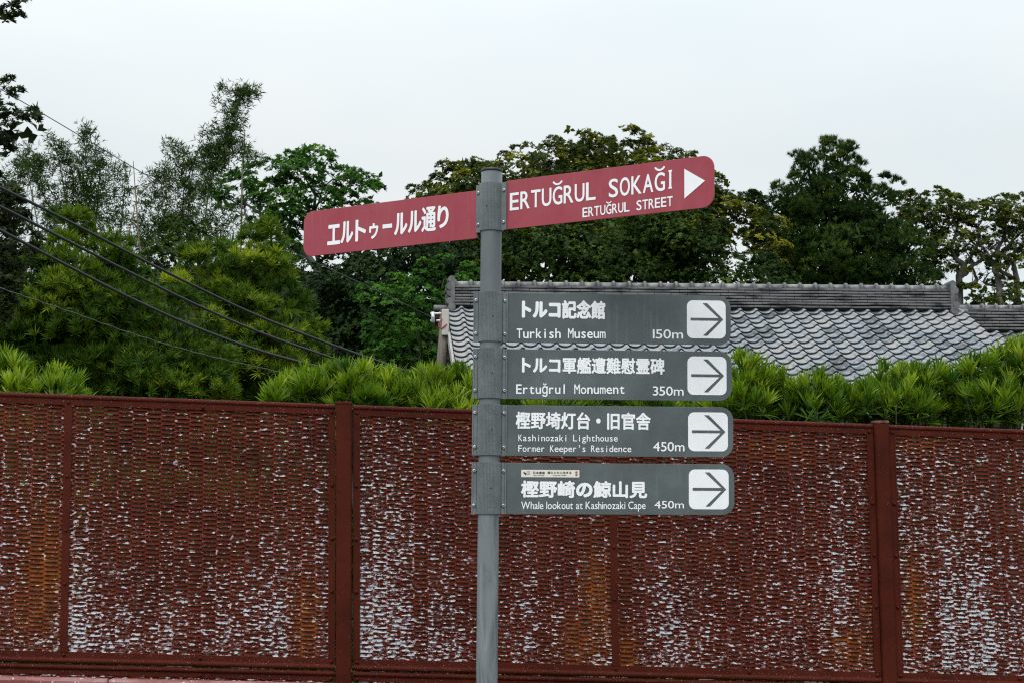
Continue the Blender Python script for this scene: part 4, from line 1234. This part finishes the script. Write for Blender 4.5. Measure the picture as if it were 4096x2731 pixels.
def auto_trunk(blobs, foot, r, mat, parent, extra=None):
    """trunk from the ground with a limb into every blob of the crown"""
    b = MB(); cs = [Q(*bl[:3 - 1], bl[4]) for bl in blobs]
    foot = np.asarray(foot, float)
    mid = np.mean(cs, 0); low = min(c[2] for c in cs)
    fork = foot + (mid - foot) * 0.55; fork[2] = max(0.8, low * 0.8)
    r = r * 0.6
    limb(b, [foot - np.array([0, 0, 0.1]), foot + (fork - foot) * 0.5 + rng.normal(size=3) * 0.08, fork], r, r * 0.7, 10)
    for c in cs:
        h = (fork + c) / 2 + rng.normal(size=3) * 0.15
        limb(b, [fork, h, c], r * 0.5, r * 0.12, 7)
        twigs(b, c, 5, 0.35, r * 0.12)
    for p in (extra or []): limb(b, p[0], p[1], p[2], 7)
    return build(b, "trunk", mat, parent)

def tree2(name, label, polys, Y, depth, style, mat, clump_r, ros, foot_px, trunk_r=0.07, bark='bark_dark', stems=(), limbs=None, group=None, extra=(), **kw):
    foot = Q(foot_px, 900, Y); foot[2] = 0.0
    root = thing(name, label, "tree", foot, group)
    parts = mass(polys, Y, depth, style, clump_r, ros, **kw)
    for e in extra: parts += mass(*e[:-1], **e[-1])
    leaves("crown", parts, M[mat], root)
    b = MB()
    if limbs:
        for pts, r0, r1 in limbs:
            o_ = limb(b, pts, r0 * 0.5, r1 * 0.5, 8, 0.006)
            for q_ in o_[len(o_) // 2::3]: twigs(b, q_, 3, 0.5, 0.007, 0.9, 0.5)
    else:
        top = Q(*stems[0], Y + depth * 0.2)
        out = limb(b, [foot - np.array([0, 0, 0.1]), foot * 0.5 + top * 0.5 + np.array([0.12, 0, 0]), top], trunk_r, trunk_r * 0.4, 10)
        for st in stems[1:]:
            e = Q(*st, Y); f = out[len(out) * 2 // 3]
            limb(b, [f, (f + e) / 2 + np.array([0, 0, 0.12]), e], trunk_r * 0.5, trunk_r * 0.12, 7)
    build(b, "trunk", M[bark], root)
    return root
V6 = lambda *p: [(x * 0.875, 137.8 + y * 0.875) for x, y in p]             # outline read off the left half enlargement
V5 = lambda *p: [(1176 + x * 0.875, 137.8 + y * 0.875) for x, y in p]      # and off the right half

def tree(name, label, cat, blobs, style, mat, clump_r, trunk_r=0.14, bark='bark_dark', foot_px=None, group=None, limbs=None, skip_auto=False, **kw):
    Y = np.mean([bl[4] for bl in blobs]); 
    fx = foot_px if foot_px is not None else np.mean([bl[0] for bl in blobs])
    foot = Q(fx, 900, Y); foot[2] = 0.0
    root = thing(name, label, cat, foot, group)
    parts = crown(blobs, style, clump_r, **kw)
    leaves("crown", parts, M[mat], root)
    if skip_auto:
        b = MB()
        for pts, r0, r1 in limbs:
            o_ = limb(b, pts, r0 * 0.6, r1 * 0.6, 8, 0.006)
            for q_ in o_[len(o_) // 2::3]: twigs(b, q_, 3, 0.55, 0.008, 0.9, 0.5)
        build(b, "trunk", M[bark], root)
    else:
        auto_trunk(blobs, foot, trunk_r, M[bark], root, limbs)
    return root

# ---- hedge along the fence: podocarpus shrubs with upright strap leaves
def hedge_shrub(label, blobs, berries=0, tint0=0.5, fill=True, L=0.100, W=0.0094, dens=1.35):
    Y = np.mean([bl[4] for bl in blobs]); foot = Q(np.mean([bl[0] for bl in blobs]), 1000, Y); foot[2] = 0
    root = thing("podocarpus_shrub", label, "shrub", foot, "podocarpus shrubs along the fence")
    parts = []; stem = MB(); bp = []
    for (qx, qy, rx, ry, Yb) in blobs:
        c = Q(qx, qy, Yb); mpp = Yb / F * 1.7415; ax, az = rx * mpp, ry * mpp; ay = 0.36
        n = int(dens * 330 * (ax * az + 0.3 * (ax + az)))
        d = rand_dirs(n, -0.5, 0.35)
        C = c + d * np.array([ax, ay, az]) * (rng.random(n) ** 0.35)[:, None]
        A = norm_rows(d * np.array([0.42, 0.35, 0.25]) + np.array([0, -0.05, 1.05]) + rng.normal(size=C.shape) * 0.26)
        C = C + np.array([0, 0, 1.0]) * (rng.random((n, 1)) ** 4) * 0.05 * (d[:, 2:3] > 0.2)
        tt = tint0 + rng.normal(size=n) * 0.26
        parts.append(rosette(C, A, 24, (3, 42), L, W, tt))
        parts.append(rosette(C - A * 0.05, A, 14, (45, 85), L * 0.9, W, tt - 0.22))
        for i in range(0, n, 3):
            stem.tube([C[i] - A[i] * 0.20 - np.array([0, -0.05, 0.1]), C[i] - A[i] * 0.1, C[i] + A[i] * 0.015], [0.005, 0.0035, 0.002], 5)
        for i in range(int(berries * n)):
            j = rng.integers(n); bp.append(C[j] + A[j] * -0.02 + rng.normal(size=3) * np.array([0.03, 0.02, 0.03]) + np.array([0, -0.03, 0]))
        if fill:                                          # body of the shrub down to the ground behind the fence
            m = int(110 * ax * 4)
            C = c + np.stack([rng.uniform(-1, 1, m) * ax, rng.uniform(0.30, 0.9, m), -rng.random(m) * (c[2] - 0.2)], 1)
            A = norm_rows(rng.normal(size=C.shape) * 0.5 + np.array([0, -0.3, 0.5]))
            parts.append(rosette(C, A, 22, (15, 80), L * 1.2, W * 1.4, np.full(m, 0.0) + rng.normal(size=m) * 0.05))  # darkest tint, shade behind the mesh painted into these leaves
    for k in range(3):
        p = foot + np.array([rng.uniform(-0.25, 0.25), 0.15, 0]); c = Q(blobs[0][0], blobs[0][1], blobs[0][4])
        limb(stem, [p, (p + c) / 2 + rng.normal(size=3) * 0.08, c + rng.normal(size=3) * 0.1], 0.022, 0.008, 7)
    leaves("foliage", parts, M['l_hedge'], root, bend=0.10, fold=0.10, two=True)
    build(stem, "branch", M['bark_dark'], root)
    if bp:
        b = MB()
        for p in bp: b.ball(p, 0.0052, 0, 6, 4)
        build(b, "berry", M['berry'], root)["kind"] = "stuff"
    return root

hedge_shrub("bright podocarpus shrub over the fence at the left edge", [(-20, 888, 90, 58, 8.9), (80, 900, 80, 45, 8.8), (140, 923, 55, 30, 8.75)], 0.10, 0.40)
hedge_shrub("lime green shrub rising to the left post's top from the left", [(700, 927, 62, 46, 9.0), (660, 937, 40, 25, 9.0), (745, 912, 40, 42, 9.0)], 0, 0.48)
hedge_shrub("lime green shrub between the left post and the signpost", [(820, 902, 60, 45, 8.9), (905, 917, 80, 40, 8.9), (850, 937, 90, 30, 8.75)], 0, 0.46)
hedge_shrub("green shrub hugging the left side of the signpost", [(1000, 925, 70, 46, 8.9), (1075, 908, 55, 42, 9.0), (1030, 955, 90, 28, 8.75)], 0, 0.44)
hedge_shrub("green shrub mostly hidden behind the two middle grey boards", [(1200, 910, 95, 50, 9.0), (1370, 920, 110, 48, 9.0), (1270, 955, 130, 26, 8.8), (1500, 930, 90, 50, 9.0), (1510, 965, 90, 25, 8.8)], 0, 0.38)
hedge_shrub("bright shrub just right of the arrow boards", [(1685, 894, 62, 52, 8.9), (1750, 919, 66, 46, 8.9), (1690, 944, 90, 35, 8.75)], 0, 0.42)
hedge_shrub("low yellowish shrub with twigs showing left of the right post", [(1850, 933, 75, 40, 8.9), (1930, 940, 60, 36, 8.9), (1860, 960, 85, 26, 8.75)], 0, 0.38)
hedge_shrub("shrub with blue berries above the right post", [(2055, 926, 80, 55, 9.0), (2120, 908, 70, 52, 9.0), (2060, 956, 95, 32, 8.8), (1985, 948, 50, 32, 8.85)], 0.14, 0.34)
hedge_shrub("tallest shrub with blue berries at the right edge of the fence", [(2240, 902, 80, 62, 9.0), (2330, 872, 56, 72, 9.0), (2270, 945, 110, 45, 8.85), (2380, 890, 60, 80, 9.0)], 0.14, 0.34)
hedge_shrub("added low shrub, tinted dark to shade the slits of the left mesh panel", [(330, 1160, 170, 60, 9.0), (560, 1165, 120, 60, 9.0), (-60, 1155, 120, 60, 9.0)], 0, 0.02)  # added shrub, leaf colour darkened so the mesh slits look shaded

# ---- podocarpus trees filling the left
tree2("podocarpus_tree", "feathery green podocarpus tree under the three black cables at the left",
      [(V6((-90, 600), (0, 545), (70, 530), (130, 470), (150, 420), (190, 405), (240, 430), (300, 460), (330, 520), (400, 565), (470, 590), (530, 650), (560, 710), (580, 770), (600, 900), (590, 1330), (-90, 1330)), 1.0)],
      18.4, 1.0, 'podo', 'l_podo', 0.34, 15, 230, stems=((230, 640), (150, 560), (330, 700), (60, 720), (400, 800)), tint0=0.40, tvar=0.22, dens=1.5)
tree2("podocarpus_tree", "yellow green podocarpus tree left of the crimson Japanese board",
      [(V6((385, 600), (440, 560), (480, 520), (560, 495), (590, 455), (625, 470), (660, 465), (700, 442), (730, 465), (742, 520), (765, 560), (800, 620), (840, 700), (850, 760), (825, 830), (860, 1000), (850, 1250), (540, 1250), (560, 892), (500, 640)), 1.0)],
      20.0, 1.0, 'podo', 'l_podo', 0.34, 15, 600, stems=((600, 640), (560, 570), (660, 620), (520, 720), (690, 760)), tint0=0.48, tvar=0.24, dens=1.5)
tree2("broadleaf_tree", "small dark broadleaf tree at the foot of the bamboo grove",
      [(V6((380, 600), (395, 500), (420, 430), (470, 405), (500, 440), (560, 450), (620, 470), (620, 530), (480, 610)), 1.0), (V6((250, 600), (300, 520), (380, 500), (420, 600)), 0.8)],
      25.0, 0.9, 'small', 'l_under', 0.30, 16, 440, stems=((440, 560), (490, 545)), tint0=0.45, dens=1.4)
# ---- left edge tree
tree2("broadleaf_tree", "dark broadleaf tree reaching in from the left edge against the sky",
      [([(-60, -40), (60, -30), (80, -8), (64, 20), (40, 42), (16, 52), (-60, 60)], 0.42), (V6((-60, 40), (0, 55), (30, 62), (48, 92), (72, 108), (104, 128), (98, 165), (82, 185), (88, 215), (52, 228), (22, 250), (0, 270), (-60, 280)), 0.5), (V6((-60, 280), (0, 290), (40, 325), (64, 380), (94, 430), (104, 490), (66, 560), (0, 720), (-60, 720)), 0.8)],
      16.0, 0.5, 'broad', 'l_edge', 0.15, 12, -420, stems=((-200, 500), (-30, 270), (-30, 600)), tint0=0.42, back=0.3, scale=0.8)
# ---- trees in the middle
tree2("broadleaf_tree", "bright green broadleaf shrub tree behind the gable's left side",
      [(V6((935, 600), (1000, 570), (1060, 575), (1110, 540), (1160, 522), (1230, 530), (1255, 580), (1190, 600), (1170, 640), (1150, 700), (1150, 760), (1130, 830), (1000, 900), (960, 760), (930, 680)), 0.8)],
      28.3, 0.8, 'broad', 'l_broad', 0.32, 16, 960, stems=((960, 760), (1020, 640), (900, 700)), tint0=0.55, back=0.3)
tree2("broadleaf_tree", "dark dense broadleaf tree below the crimson Japanese board",
      [(V6((690, 540), (760, 490), (830, 470), (1000, 440), (1100, 430), (1260, 430), (1300, 640), (1200, 660), (1180, 800), (1180, 960), (850, 1000), (830, 830), (860, 760), (800, 640)), 1.0)],
      30.0, 1.2, 'small', 'l_broad_dark', 0.34, 16, 900, stems=((880, 760), (800, 640), (1000, 600)), tint0=0.42, back=0.9, scale=1.15, dens=1.1)
# ---- round headed tree with its limbs showing
rt = lambda x, y, dY=0: P(700 + x / 2.24, 500 + y / 2.24, 31.0 + dY)
tree2("round_tree", "round headed tree with bare limbs showing under its bright canopy",
     [(V6((545, 355), (570, 320), (620, 295), (680, 275), (720, 260), (760, 233), (820, 233), (860, 243), (890, 272), (950, 288), (985, 298), (992, 330), (1012, 352), (992, 388), (930, 378), (900, 350), (860, 325), (800, 318), (740, 325), (680, 335), (640, 352), (600, 388), (556, 382)), 1.1),
      (V6((590, 380), (680, 328), (800, 315), (900, 345), (940, 380), (880, 410), (800, 450), (760, 480), (690, 440), (620, 415)), 0.75), (V6((700, 402), (720, 373), (770, 368), (795, 400), (765, 432), (715, 428)), 1.0), (V6((640, 440), (740, 420), (800, 460), (800, 540), (700, 520)), 0.6)],
     31.0, 1.0, 'broad', 'l_broad', 0.27, 15, 740, bark='bark_grey', tint0=0.48, tvar=0.2, back=0.35,
     limbs=[([rt(1500, 2300), rt(1350, 1500), rt(1220, 1220), rt(1060, 1060), rt(1040, 1000), rt(970, 930), rt(900, 880), rt(760, 790), rt(680, 740), rt(600, 690)], 0.16, 0.03),
            ([rt(790, 940), rt(690, 890), rt(640, 820), rt(620, 760), rt(560, 710), rt(450, 650), rt(380, 610)], 0.07, 0.015),
            ([rt(1060, 1060), rt(920, 985), rt(790, 940)], 0.09, 0.07), ([rt(760, 790), rt(800, 700), rt(830, 640)], 0.035, 0.012), ([rt(640, 820), rt(560, 780), rt(480, 770), rt(420, 740)], 0.035, 0.01),
            ([rt(1300, 1300, 0.6), rt(1230, 900, 0.5), rt(1240, 780, 0.5), rt(1255, 650, 0.4), rt(1200, 540, 0.4), rt(1150, 440, 0.3)], 0.10, 0.02),
            ([rt(1240, 780, 0.5), rt(1290, 690, 0.4), rt(1320, 590, 0.3), rt(1420, 480, 0.3)], 0.05, 0.014), ([rt(1255, 650, 0.4), rt(1250, 540, 0.4), rt(1290, 430, 0.3)], 0.04, 0.012),
            ([rt(1200, 560, 0.4), rt(1120, 530, 0.4), rt(1030, 450, 0.3)], 0.03, 0.01), ([rt(1320, 590, 0.3), rt(1460, 600, 0.3), rt(1600, 540, 0.2)], 0.03, 0.01), ([rt(1100, 700, 0.3), rt(1060, 620, 0.3), rt(980, 520, 0.3)], 0.03, 0.01), ([rt(1240, 800, 0.5), rt(1100, 700, 0.3)], 0.05, 0.03),
            ([rt(1160, 640, 0.3), rt(1080, 560, 0.3), rt(930, 600, 0.2), rt(820, 520, 0.2)], 0.03, 0.008)])
# ---- the big yellowish tree behind the boards
tree2("broadleaf_tree", "large broad tree with yellowish new leaves behind the crimson boards",
     [(V5((-285, 365), (-262, 335), (-230, 310), (-180, 288), (-163, 252), (-148, 285), (-110, 273), (-80, 263), (-58, 268), (-20, 230), (0, 233), (20, 222), (60, 238), (108, 208), (118, 182), (140, 200), (150, 176), (165, 200), (200, 165), (216, 172), (212, 200), (260, 208), (300, 214), (308, 180), (332, 188), (352, 200), (372, 223), (420, 238), (450, 232), (482, 253), (540, 308), (562, 328), (592, 348), (602, 360), (660, 405), (725, 440), (725, 540), (660, 535), (615, 475), (585, 455), (560, 500), (535, 540), (-100, 520), (-270, 470)), 1.0)],
     33.2, 1.5, 'broad', 'l_yellow', 0.34, 16, 1400, trunk_r=0.1, stems=((1380, 480), (1250, 420), (1500, 430)), tint0=0.42, tvar=0.24, back=1.0, dens=1.7)
tree2("broadleaf_tree", "deep green understorey tree just above the roof ridge behind the boards",
     [(V5((-120, 440), (0, 425), (200, 420), (400, 410), (520, 395), (550, 470), (550, 520), (620, 515), (680, 520), (740, 530), (740, 650), (-150, 640), (-300, 560)), 1.0)],
     30.6, 1.1, 'broad', 'l_under', 0.36, 16, 1450, trunk_r=0.1, stems=((1420, 600), (1300, 560), (1560, 570)), tint0=0.48, tvar=0.22, back=1.1, dens=1.6)
# ---- dark peaked tree and the small one beside it
tree2("podocarpus_tree", "tall dark podocarpus tree with a ragged peak right of the boards",
     [(V5((738, 250), (755, 233), (775, 243), (790, 255), (800, 238), (830, 212), (847, 222), (852, 240), (870, 223), (885, 204), (897, 220), (907, 250), (917, 275), (917, 320), (940, 313), (965, 272), (982, 278), (977, 300), (972, 320), (1012, 318), (1022, 330), (1012, 360), (1022, 400), (1062, 430), (1082, 480), (1102, 540), (1112, 640), (680, 640), (680, 540), (700, 500), (690, 450), (720, 420), (700, 390), (688, 328), (715, 342), (735, 330), (747, 310), (733, 288)), 1.0)],
     34.0, 1.5, 'podo', 'l_podo_dark', 0.34, 13, 1930, trunk_r=0.1, stems=((1920, 520), (1890, 400), (1990, 480)), tint0=0.44, tvar=0.22, back=0.9, dens=1.1)
tree2("broadleaf_tree", "small dark tree in the dip between the big tree and the peaked one",
     [(V5((595, 372), (613, 348), (640, 338), (660, 348), (690, 326), (705, 350), (725, 370), (745, 400), (722, 445), (735, 520), (735, 620), (640, 620), (625, 500), (615, 440), (585, 420)), 1.0)],
     36.0, 0.8, 'small', 'l_broad_dark', 0.28, 16, 1760, stems=((1765, 520), (1745, 470)), tint0=0.52, back=0.6, scale=1.15)
# ---- twisted grey trunks at the right edge
T5 = lambda x, y, Y=36.0: P(3300 + x / 2.85, 700 + y / 2.85, Y)
tree2("twisted_tree", "tree with twisted grey limbs and a flat olive canopy right of the peaked tree",
     [(V5((1000, 350), (1060, 344), (1110, 338), (1150, 349), (1166, 354), (1205, 385), (1185, 420), (1140, 445), (1115, 480), (1118, 540), (1140, 640), (1080, 640), (1050, 480), (1010, 400)), 1.0), (V5((1080, 430), (1200, 405), (1240, 500), (1190, 560), (1120, 560)), 0.55), (V5((1180, 590), (1215, 580), (1240, 600), (1230, 660), (1180, 660)), 0.8)],
     36.0, 0.9, 'small', 'l_olive', 0.24, 15, 2200, bark='bark_grey', tint0=0.50, tvar=0.24, back=0.3, scale=1.1,
     limbs=[([T5(1560, 2200), T5(1530, 1240), T5(1545, 1130), T5(1590, 1030), T5(1500, 960), T5(1440, 830), T5(1490, 690), T5(1500, 600), T5(1450, 500)], 0.17, 0.04),
            ([T5(1590, 1030), T5(1620, 985), T5(1680, 900), T5(1760, 720), T5(1745, 610), T5(1800, 500)], 0.10, 0.03),
            ([T5(1545, 1150), T5(1600, 1130), T5(1660, 1050), T5(1740, 1000), T5(1800, 950), T5(1812, 840), T5(1700, 790), T5(1620, 680)], 0.12, 0.03),
            ([T5(1700, 1260, 36.5), T5(1730, 1200, 36.5), T5(1690, 1080, 36.5), T5(1640, 930, 36.5), T5(1600, 860, 36.6)], 0.08, 0.02),
            ([T5(1590, 1260), T5(1680, 1240), T5(1730, 1210)], 0.07, 0.06), ([T5(1500, 960), T5(1400, 900), T5(1290, 870), T5(1240, 800)], 0.05, 0.012), ([T5(1760, 720), T5(1700, 690), T5(1600, 670)], 0.04, 0.012), ([T5(1590, 1010), T5(1480, 1000), T5(1420, 960)], 0.04, 0.012),
            ([T5(1220, 1050, 36.4), T5(1240, 920, 36.4), T5(1130, 560, 36.4), T5(1110, 480, 36.4)], 0.07, 0.015), ([T5(1115, 490, 36.2), T5(1060, 430, 36.2)], 0.02, 0.008), ([T5(1115, 490, 36.2), T5(1180, 430, 36.2)], 0.02, 0.008)])
tree2("twisted_tree", "tree with forked grey trunks against the sky at the right edge",
     [(V5((1160, 365), (1200, 353), (1260, 368), (1300, 353), (1350, 356), (1420, 350), (1420, 450), (1360, 445), (1300, 455), (1240, 430), (1190, 425)), 1.0), (V5((1195, 420), (1360, 430), (1420, 560), (1240, 560)), 0.5), (V5((1215, 610), (1250, 580), (1290, 565), (1350, 585), (1400, 600), (1400, 670), (1210, 665)), 0.7)],
     36.0, 0.9, 'small', 'l_olive', 0.24, 15, 2310, bark='bark_grey', tint0=0.50, tvar=0.24, back=0.3, scale=1.1,
     limbs=[([T5(2010, 2200), T5(1985, 1260), T5(1930, 1080), T5(1965, 960), T5(1970, 840), T5(2040, 720), T5(2065, 600), T5(2040, 500)], 0.16, 0.04),
            ([T5(1930, 1060), T5(1890, 960), T5(1850, 890), T5(1800, 850), T5(1740, 760)], 0.09, 0.02), ([T5(1960, 960), T5(2040, 900), T5(2060, 820), T5(2030, 730)], 0.06, 0.02),
            ([T5(2200, 2200, 36.4), T5(2190, 1300, 36.4), T5(2180, 1160, 36.4), T5(2140, 1000, 36.4), T5(2060, 960, 36.4), T5(2050, 880, 36.4), T5(2120, 760, 36.4), T5(2180, 640, 36.4)], 0.16, 0.03),
            ([T5(2130, 1180, 36.3), T5(2060, 1130, 36.2), T5(1980, 1080, 36.2), T5(2000, 1000, 36.2)], 0.11, 0.06), ([T5(2060, 1100, 36.3), T5(2090, 1050, 36.3), T5(2110, 1010, 36.3)], 0.06, 0.05),
            ([T5(2140, 980, 36.4), T5(2220, 930, 36.4), T5(2300, 850, 36.4)], 0.10, 0.06), ([T5(2090, 920, 36.4), T5(2200, 860, 36.4), T5(2290, 790, 36.4)], 0.07, 0.04), ([T5(1980, 780), T5(1900, 820), T5(1840, 760)], 0.04, 0.015), ([T5(2100, 800, 36.4), T5(2200, 700, 36.4), T5(2280, 620, 36.4)], 0.05, 0.02),
            ([T5(1970, 1270, 36.8), T5(1890, 1260, 36.8), T5(1810, 1230, 36.8), T5(1840, 1160, 36.8), T5(1870, 1120, 36.8)], 0.06, 0.02), ([T5(2060, 1190, 36.8), T5(1990, 1150, 36.8), T5(1940, 1080, 36.8)], 0.05, 0.05)])

# ---- bamboo grove at the upper left
def bamboo(label, culms, blobs, Y, leaf_n=1.0, dry=False, lscale=1.0, tint0=0.45):
    foot = Q(*culms[0][0], Y); foot[2] = 0
    root = thing("bamboo", label, "bamboo", foot, "bamboo stems in the grove at the upper left")
    b = MB()
    for k, cp in enumerate(culms):
        pts = [Q(x, y, Y + 0.1 * k) for x, y in cp]; f = pts[0] + (pts[0] - pts[1]) * 0.2; f[2] = 0.0
        b = MB(); out = limb(b, [f] + pts, 0.017, 0.005, 8)
        for i in range(6, len(out) - 1, 2): b.tube([out[i] - (out[i + 1] - out[i]) * 0.03, out[i] + (out[i + 1] - out[i]) * 0.03], 0.014 * (1 - i / len(out)) + 0.006, 8)
        if k == 0: first = b
        else: build(b, 'culm', M['culm_dry'] if dry else M['culm'], root)
    parts = []; tw = first
    for bl in blobs:
        qx, qy, rx, ry = bl[:4]; dn = bl[4] if len(bl) > 4 else 1.0
        c = Q(qx, qy, Y); mpp = Y / F * 1.7415; ax, az = rx * mpp, ry * mpp; ax, az = ax * 1.12, az * 1.12; ay = (ax + az) * 0.42
        n = int(leaf_n * dn * 900 * (ax * az + 0.1 * (ax + az)) + 8)
        q = norm_rows(rng.normal(size=(n, 3))) * (rng.random(n) ** 0.62)[:, None]
        q *= 1 + np.abs(rng.normal(size=(n, 1))) * 0.22
        C = c + q * np.array([ax, ay, az])
        A = norm_rows(q * 0.6 + rng.normal(size=C.shape) * 0.5 + np.array([0, 0, 0.25]))
        A[:, 2] *= 0.8
        tt = tint0 + rng.normal(size=n) * 0.2
        parts.append(rosette(C, norm_rows(A), 5, (10, 65), 0.100 * lscale, 0.0145 * lscale, tt, 0.35))
        for i in range(0, n, 22):
            tw.tube([c + (C[i] - c) * 0.3 + rng.normal(size=3) * 0.05, c + (C[i] - c) * 0.75 + np.array([0, 0, 0.05]), C[i] + A[i] * 0.04], [0.006, 0.0045, 0.002], 4)
    build(first, "culm", M['culm_dry'] if dry else M['culm'], root)
    if parts:
        leaves("foliage", parts, M['l_bamboo'], root, bend=0.25)
    return root

bamboo("leaning bamboo with sparse leaves next to the dark left edge tree", [[(94, 600), (94, 568), (75, 454), (59, 392), (37, 333)], [(73, 600), (72, 520), (76, 420)]], [(45, 400, 48, 34, 0.8), (30, 450, 40, 46, 0.7), (60, 345, 26, 22, 0.5), (30, 520, 36, 50, 0.6)], 26.0)
bamboo("bamboo with a forked leafy head left of the densest clump", [[(123, 560), (123, 498), (88, 428), (70, 390), (55, 375)]], [(62, 376, 28, 17, 1.6), (92, 380, 18, 24, 1.5), (84, 408, 26, 22, 1.0), (100, 450, 22, 40, 0.7), (112, 500, 26, 40, 0.7)], 26.4)
bamboo("densest leafy bamboo clump below the thin wire", [[(185, 620), (195, 500), (200, 400), (192, 305)], [(160, 600), (150, 450), (128, 340)], [(215, 620), (225, 460), (232, 360)]],
       [(193, 306, 20, 20, 1.0), (205, 335, 24, 24, 0.9), (135, 345, 24, 24, 1.0), (150, 372, 34, 26, 1.0), (228, 375, 24, 30, 1.4), (185, 385, 46, 34, 0.9), (165, 430, 50, 40, 1.0), (200, 440, 44, 40, 1.5), (150, 490, 40, 36, 1.1), (205, 490, 36, 36, 1.5), (235, 440, 22, 40, 0.7), (115, 318, 10, 16, 0.4), (180, 530, 70, 30, 1.2)], 26.8)
bamboo("slim upright bamboo with one dark straight culm and sparse leaves", [[(272, 600), (275, 560), (281, 498), (288, 410), (289, 372)]], [(272, 395, 20, 26, 0.8), (262, 440, 20, 34, 0.6), (298, 440, 16, 30, 0.5), (255, 500, 30, 34, 0.7), (285, 500, 22, 30, 0.6), (270, 550, 44, 34, 0.8)], 26.2)
bamboo("bare brownish bamboo pole standing upright in the gap", [[(322, 640), (321, 581), (314, 480), (310, 428), (306, 370)]], [], 25.6, dry=True)
bamboo("bare bamboo pole leaning right across the gap", [[(280, 640), (288, 573), (308, 485), (319, 426)]], [], 25.4, dry=True)
bamboo("short bushy bamboo behind the two bare poles", [[(330, 640), (345, 540), (372, 470), (398, 390)]], [(360, 415, 30, 24, 1.0), (378, 400, 26, 24, 0.9), (345, 470, 34, 34, 1.0), (335, 520, 34, 34, 1.0), (330, 565, 50, 30, 1.0), (375, 450, 24, 24, 0.7), (395, 500, 30, 40, 0.5)], 27.2)
bamboo("bamboo with a pale rounded head left of the tallest one", [[(410, 620), (418, 500), (424, 420), (436, 350)], [(430, 620), (432, 500), (440, 400)]], [(434, 376, 36, 26, 1.6), (420, 420, 34, 32, 1.3), (393, 335, 22, 14, 0.6), (410, 350, 24, 20, 0.7), (432, 470, 30, 34, 0.9), (440, 440, 24, 30, 0.9), (396, 520, 34, 28, 2.0), (415, 500, 34, 24, 1.2), (440, 540, 40, 34, 1.0), (380, 560, 60, 30, 1.3)], 26.6)
bamboo("tallest bamboo with a dense head bending right against the sky", [[(470, 620), (474, 480), (490, 400), (520, 300), (545, 240), (565, 212)]], [(556, 213, 34, 18, 1.5), (580, 214, 20, 14, 0.8), (548, 238, 22, 20, 1.3), (536, 268, 24, 26, 1.5), (530, 300, 28, 24, 1.4), (520, 325, 32, 24, 1.6), (505, 352, 36, 28, 2.0), (478, 345, 28, 24, 1.0), (490, 385, 28, 26, 2.0), (482, 420, 20, 30, 1.0), (480, 305, 16, 26, 0.4), (512, 200, 8, 10, 0.4), (500, 235, 10, 20, 0.3), (555, 345, 22, 20, 0.5), (470, 450, 26, 40, 0.8), (480, 510, 36, 40, 0.8), (520, 520, 40, 40, 0.7)], 26.0)
bamboo("thin bamboo whip beside the round tree's left shoulder", [[(556, 430), (559, 390), (561, 350), (562, 300)]], [(562, 340, 12, 30, 0.35), (590, 362, 26, 10, 0.5), (570, 380, 20, 20, 0.4)], 28.5)
